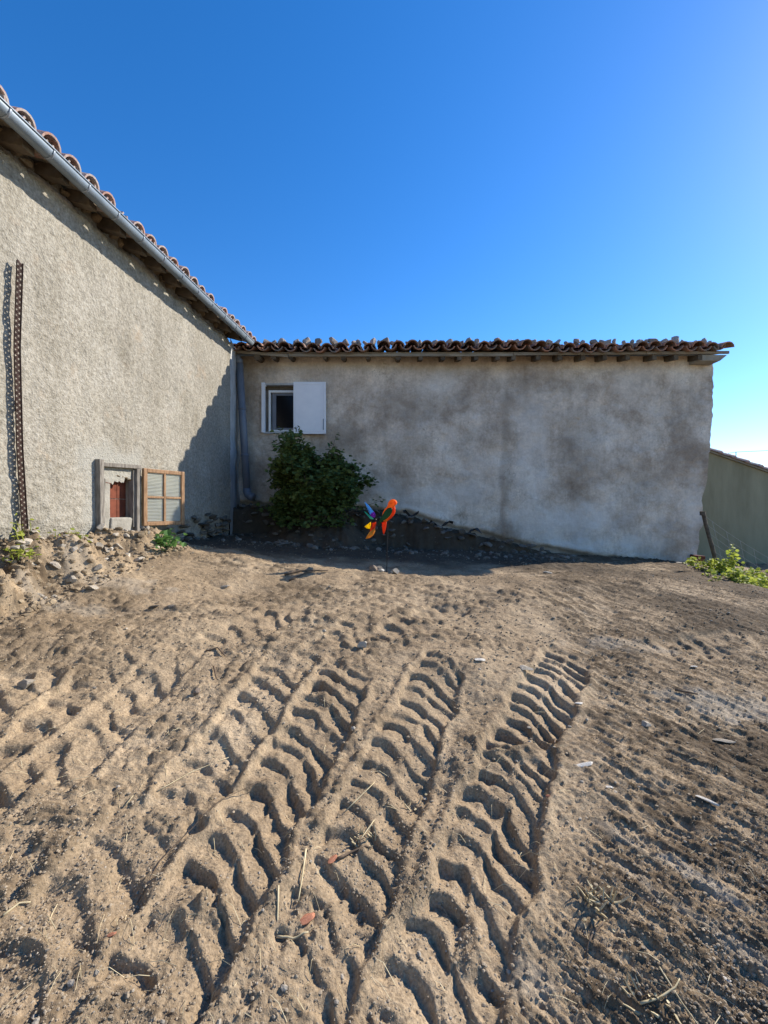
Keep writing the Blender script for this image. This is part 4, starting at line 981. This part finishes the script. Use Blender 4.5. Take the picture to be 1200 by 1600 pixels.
# ------------------------------------------------------------------ rubble, stones, bricks
MG = 'rubble stones along the soil bank'
def bank_label(kd, Z, s_):
    w_ = 'beside the rusty strip' if Z < 3.55 else 'between rusty strip and window frame' if Z < 4.1 else 'below the window frame' if Z < 4.65 else 'below the open sash'
    return ('chunky ' if s_ > .04 else 'small ') + {'stone': 'tan', 'rubble': 'brown', 'pale': 'whitish'}[kd] + ' rubble stone on the soil bank ' + w_
for k in range(110):
    Z = R.uniform(2.95, 5.0); dd = abs(R.gauss(0, .27))+.04; x = wallX(Z)+dd
    s = R.uniform(.014, .048)*(1.2 if dd < .5 else .8); kd = R.choice(['stone', 'stone', 'stone', 'rubble', 'rubble', 'rubble', 'pale'])
    tag(stone('rubble_stone', kd, (x, Z, gz(x, Z)), (s*1.2, s, s*.95), None, .5, tilt=.7), bank_label(kd, Z, s), 'stone', MG)
for px, py, s in ((25, 845, .10), (12, 860, .09), (55, 862, .07), (35, 905, .09), (65, 912, .08), (15, 915, .08), (145, 930, .12), (62, 942, .10), (110, 905, .06), (165, 908, .06)):
    g_ = gat(px, py)
    if g_.x < wallX(g_.y)+.1: Z = Zof(px, .15); g_ = Vector((wallX(Z)+.15, Z, 0)); g_.z = gz(g_.x, g_.y)
    tag(stone('rubble_stone', 'stone', g_, (s*.5, s*.42, s*.28), None, .45), bank_label('stone', g_.y, s), 'stone', MG)
CG = 'stones on the bank at the outbuilding corner'
for px, py, s in ((1060, 886, .10), (1085, 893, .09), (1100, 900, .09), (1112, 908, .08), (1128, 914, .09), (1150, 922, .07), (1095, 890, .06), (1105, 893, .07), (1165, 925, .08), (1178, 930, .06), (1118, 905, .06), (1075, 895, .05)):
    Z = np.interp(px, [1060, 1120, 1200], [7.2, 6.2, 4.9]); x = (px-600)/F*Z
    tag(stone('bank_stone', R.choice(['stone', 'pale', 'stone']), (x, Z, gz(x, Z)), (s, s*.8, s*.42), None, .3), ('flat pale stone beside the broken brick at the outbuilding corner' if px < 1099 else 'flat pale stone on the bank below the leaning fence post' if px < 1125 else 'flat pale stone at the edge of the weedy bank'), 'stone', CG)
BG = 'rubble at the foot of the bush mound'
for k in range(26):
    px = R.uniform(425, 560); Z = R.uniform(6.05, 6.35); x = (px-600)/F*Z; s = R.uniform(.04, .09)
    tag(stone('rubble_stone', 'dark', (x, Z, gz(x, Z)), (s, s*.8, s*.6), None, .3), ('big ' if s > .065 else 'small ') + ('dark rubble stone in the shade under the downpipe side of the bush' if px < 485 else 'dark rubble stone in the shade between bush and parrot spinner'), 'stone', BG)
# single notable pieces on the open soil
for nm, kd, px, py, s, rz, lb, ct in (
    ('stone_slab', 'pale', 910, 1201, (.085, .026, .016), .25, 'long white stone half buried beside the clean tyre track', 'stone'),
    ('brick_shard', 'brick', 482, 1418, (.030, .024, .022), .3, 'small orange brick fragment beside a dry straw in the tyre tracks', 'brick piece'),
    ('brick_shard', 'brick', 521, 1328, (.026, .016, .012), .8, 'thin red brick sliver next to a clump of dry grass', 'brick piece'),
    ('brick_shard', 'brick', 858, 1249, (.014, .012, .01), 0, 'tiny pink brick chip on the edge of the clean tyre track', 'brick piece'),
    ('brick_shard', 'brick', 176, 1462, (.014, .010, .008), 0, 'orange brick chip in crumbly soil beside a white fleck', 'brick piece'),
    ('stone', 'stone', 40, 1068, (.062, .05, .04), .2, 'squarish tan stone lying by worn tyre marks', 'stone'),
    ('stone', 'brown', 309, 1078, (.03, .026, .024), .2, 'dark lump of stone in the middle of the tyre-marked soil', 'stone'),
    ('stone', 'stone', 565, 1011, (.055, .045, .04), .5, 'dusty lump of stone at the far end of a tyre track', 'stone'),
    ('stone', 'pale', 748, 1043, (.04, .03, .022), .1, 'whitish stone with a chalky top on open soil', 'stone'),
    ('stone', 'stone', 820, 1053, (.06, .045, .024), .1, 'flat beige stone pressed into soil beyond the clean track', 'stone'),
    ('stone', 'pale', 904, 1103, (.024, .016, .014), 0, 'small oval pale stone past the end of the clean track', 'stone'),
    ('stone', 'pale', 1083, 1045, (.026, .014, .014), 0, 'bright white chip on scraped soil toward the bank', 'stone'),
    ('stone', 'pale', 951, 1236, (.018, .014, .012), 0, 'small grey-white pebble on scraped soil near the white slab', 'stone'),
    ('stone_slab', 'pale', 1102, 1265, (.045, .014, .016), -.8, 'white sharp-edged stone breaking through the scraped soil', 'stone'),
    ('stone_slab', 'stone', 1130, 1156, (.06, .028, .012), 0, 'flat tan stone slab flush with scraped chalky soil', 'stone'),
    ('stone', 'stone', 715, 1585, (.028, .022, .02), .3, 'grey pebble in the bottom of the clean tyre track', 'stone'),
    ('stone', 'pale', 1133, 1525, (.014, .008, .007), -.8, 'white fleck of stone in streaky soil beside dry roots', 'stone'),
    ('stone', 'stone', 1010, 1135, (.035, .028, .022), .3, 'brown-grey stone on scraped soil near the chalky patch', 'stone'),
    ('stone', 'dark', 238, 952, (.05, .03, .02), .1, 'dark flat stone near the foot of the soil bank', 'stone'),
    ('stone', 'dark', 268, 953, (.045, .03, .02), .3, 'dark flat stone near the foot of the soil bank', 'stone'),
    ('stone', 'stone', 352, 912, (.07, .035, .02), .1, 'thin pale slab lying on soil just short of the shade', 'stone'),
    ('stone', 'stone', 855, 895, (.06, .04, .035), .1, 'rounded stone at the tip of the outbuilding shadow', 'stone')):
    o = stone(nm, kd, gat(px, py), s, None, .28, rz, tilt=.12); tag(o, lb, ct, 'paired dark flat stones' if lb.startswith('dark flat') else None)

# scattered gravel and crumbs: real little lumps, uncountable
def scatter(name, n, seed, smin, smax, mat, label, cat, mask=None):
    g_ = np.random.default_rng(seed); v = []; f = []
    ico = bmesh.new(); bmesh.ops.create_icosphere(ico, subdivisions=1, radius=1); iv = np.array([q.co[:] for q in ico.verts]); fi = np.array([[q.index for q in t_.verts] for t_ in ico.faces]); ico.free()
    k = 0; V = []; Fc = []
    while k < n:
        Z = 1/g_.uniform(1/6.2, 1/.75)**.62 if g_.random() < .5 else g_.uniform(.8, 7.4 if name.startswith('ledge') else 6.2); u = g_.uniform(-1.0, 1.0); x = u*Z*1.0
        if x < wallX(Z)+.05: continue
        if mask and not mask(x, Z, g_): continue
        i = int(np.searchsorted(Zr, Z)); j = int(np.clip(np.searchsorted(Ur, x/(Z+.3)), 0, nc_-1))
        if g_.random() < clean[i, j]*.25: continue
        s = smin + (smax-smin)*g_.random()**4*min(1.25, .25+.32*Z)
        q = iv*(1+g_.uniform(-.3, .3, (12, 1)))*np.array([g_.uniform(.8, 1.3), g_.uniform(.8, 1.2), g_.uniform(.5, .9)])*s
        V.append(q + np.array([x, Z, H[i, j]+EH+s*.25])); Fc.append(fi+12*k); k += 1
    o = ob(name, np_mesh(name, np.concatenate(V), np.concatenate(Fc), mat, False)); tag(o, label, cat, kind='stuff')
clump = lambda x, Z, g_: g_.random() < .25+.9*max(0, float(vnoise(x*2.2, Z*2.2, 301)))
scatter('soil_crumbs', 38000, 1, .0014, .0075, 'crumb', 'loose crumbs of dry soil over the tracked ground', 'soil', clump)
scatter('bank_rubble', 2200, 3, .004, .022, 'rubble', 'crumbly brown rubble and clods along the soil bank', 'rubble', lambda x, Z, g_: x < wallX(Z)+.6 and 2.6 < Z < 5.3)
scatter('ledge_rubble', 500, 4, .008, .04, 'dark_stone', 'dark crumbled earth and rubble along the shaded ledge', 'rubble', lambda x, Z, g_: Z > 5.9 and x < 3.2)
scatter('gravel', 700, 2, .0025, .011, 'stone', 'small grey gravel grains over the tracked ground', 'gravel')
# fine straw litter
g_ = np.random.default_rng(9); m_ = MB()
for k in range(900):
    Z = math.exp(g_.uniform(math.log(.8), math.log(5.0))); x = g_.uniform(-.95, .95)*Z
    if x < wallX(Z)+.1: continue
    a = g_.uniform(0, 6.28) if g_.random() < .55 else math.atan2(dz_, dx_)+g_.normal(0, .3); L = g_.uniform(.015, .075); z0 = gz(x, Z)+.002
    x2, z2 = x+math.cos(a)*L, Z+math.sin(a)*L
    if z2 < .72: continue
    pm = Vector(((x+x2)/2, (Z+z2)/2, max(z0, gz(x2, z2)) + g_.uniform(.0, .004)))
    m_.tube([Vector((x, Z, z0)), pm, Vector((x2, z2, gz(x2, z2)+.002))], g_.uniform(.0004, .0009), 3, False)
tag(m_.build('straw_litter', 'straw'), 'fine bits of dry straw and roots strewn over the soil', 'straw', kind='stuff')
# countable straws and twigs
def litter(name, label, cat, pts, r, mat, group=None, lift=.004):
    pw = []
    for (px, py) in pts:
        g2 = gat(px, py); g2.z += r+lift; pw.append(g2)
    full = []
    for a, b2 in zip(pw, pw[1:]):
        for q in range(3):
            p = a.lerp(b2, q/3); p.z = max(p.z, gz(p.x, p.y)+r*.6); full.append(p)
    full.append(pw[-1]); o0 = full[0].copy(); m_ = MB(); m_.tube([p-o0 for p in full], [r*(1-.5*k/len(full)) for k in range(len(full))], 6)
    return tag(m_.build(name, mat, None, True, loc=o0), label, cat, group)
litter('straw_stalk', 'upright-looking pale straw stalk lying along a tyre lug print above the brick piece', 'straw', [(478, 1320), (472, 1365), (466, 1395)], .003, 'straw')
litter('straw_stalk', 'short tan straw lying left of the brick fragment', 'straw', [(435, 1388), (433, 1440)], .003, 'straw')
litter('twig', 'forked tan twig lying across just below the brick fragment', 'twig', [(432, 1443), (458, 1446), (482, 1441)], .0035, 'straw')
litter('root', 'long thin root crossing the left tyre tracks', 'root', [(215, 1390), (250, 1330), (278, 1300), (345, 1245), (420, 1200)], .002, 'stick')
litter('root', 'thin root reaching from the upper tracks toward the middle track', 'root', [(245, 1225), (300, 1190), (358, 1165)], .0018, 'straw')
litter('twig', 'dark bent twig on soil near the far end of the tracks', 'twig', [(322, 1012), (340, 1010), (352, 1022)], .006, 'stick')
litter('twig', 'short brown stick lying on soil beside a dark lump', 'twig', [(334, 1040), (338, 1058)], .006, 'stick')
litter('twig', 'branching dead branch on soil just outside the wall shade', 'twig', [(445, 890), (470, 886), (512, 884)], .012, 'stick')
litter('twig', 'second dark dead branch beside the first outside the shade', 'twig', [(452, 896), (480, 888), (495, 884)], .009, 'stick')
litter('twig', 'thick dark twig with grass tuft between the two big tracks', 'twig', [(528, 1330), (548, 1312), (582, 1305)], .005, 'stick')
litter('straw_stalk', 'pale straw lying in the dry grass tuft between the tracks', 'straw', [(560, 1300), (585, 1268)], .0025, 'straw')
litter('straw_stalk', 'long straw slanting beside the middle track', 'straw', [(540, 1252), (585, 1215)], .002, 'straw')
litter('straw_stalk', 'pale straw beside worn tyre marks on the left', 'straw', [(195, 1248), (208, 1236)], .0025, 'straw')
litter('straw_stalk', 'straw bundle end lying on soil far from the brick piece', 'straw', [(5, 1435), (30, 1410), (48, 1402)], .003, 'straw')
litter('root', 'forked pale root in the streaky soil', 'root', [(1000, 1560), (1030, 1552), (1055, 1540), (1062, 1528)], .003, 'straw')
litter('root', 'thin root running down the streaky soil beside the forked one', 'root', [(1030, 1510), (1065, 1560), (1100, 1600)], .0025, 'straw')
litter('root', 'black root curving beside the clean track', 'root', [(915, 1480), (925, 1455), (945, 1435)], .003, 'stick')
litter('twig', 'small upright-ended twig in scraped soil', 'twig', [(866, 1165), (868, 1150)], .004, 'stick')
litter('twig', 'brown stick flat on scraped soil near the chalky patch', 'twig', [(1055, 1085), (1090, 1092)], .008, 'stick')
# plastic scraps caught on the ledge under the outbuilding wall
def scrap(px, py, label, s, seed):
    c_ = P(px, py, 7.32); c_.z = max(EH+float(hb(c_.x))-.06, gz(c_.x, 7.32)) + .015; r_ = random.Random(seed); n = 7; v = []
    for j in range(4):
        for i in range(n): v.append(((i/(n-1)-.5)*s, (j/3-.5)*.13, max(-.02, .05*math.sin(i*1.1+seed)+r_.uniform(-.02, .05))))
    m2 = len(v); v += [(a, b2, c2-.004) for a, b2, c2 in v]
    f = [(j*n+i, j*n+i+1, (j+1)*n+i+1, (j+1)*n+i) for j in range(3) for i in range(n-1)]; f += [tuple(m2+q for q in reversed(t_)) for t_ in f]
    tag(ob('plastic_scrap', mesh('plastic_scrap', v, f, 'rubber_cloth'), None, c_), label, 'scrap')
scrap(642, 806, 'crumpled black plastic scrap on the ledge behind the parrot spinner', .26, 1)
scrap(690, 816, 'torn black sheet lying along the ledge under the stained wall', .38, 2)
scrap(735, 822, 'dark lumpy sheet at the low end of the ledge', .36, 3)
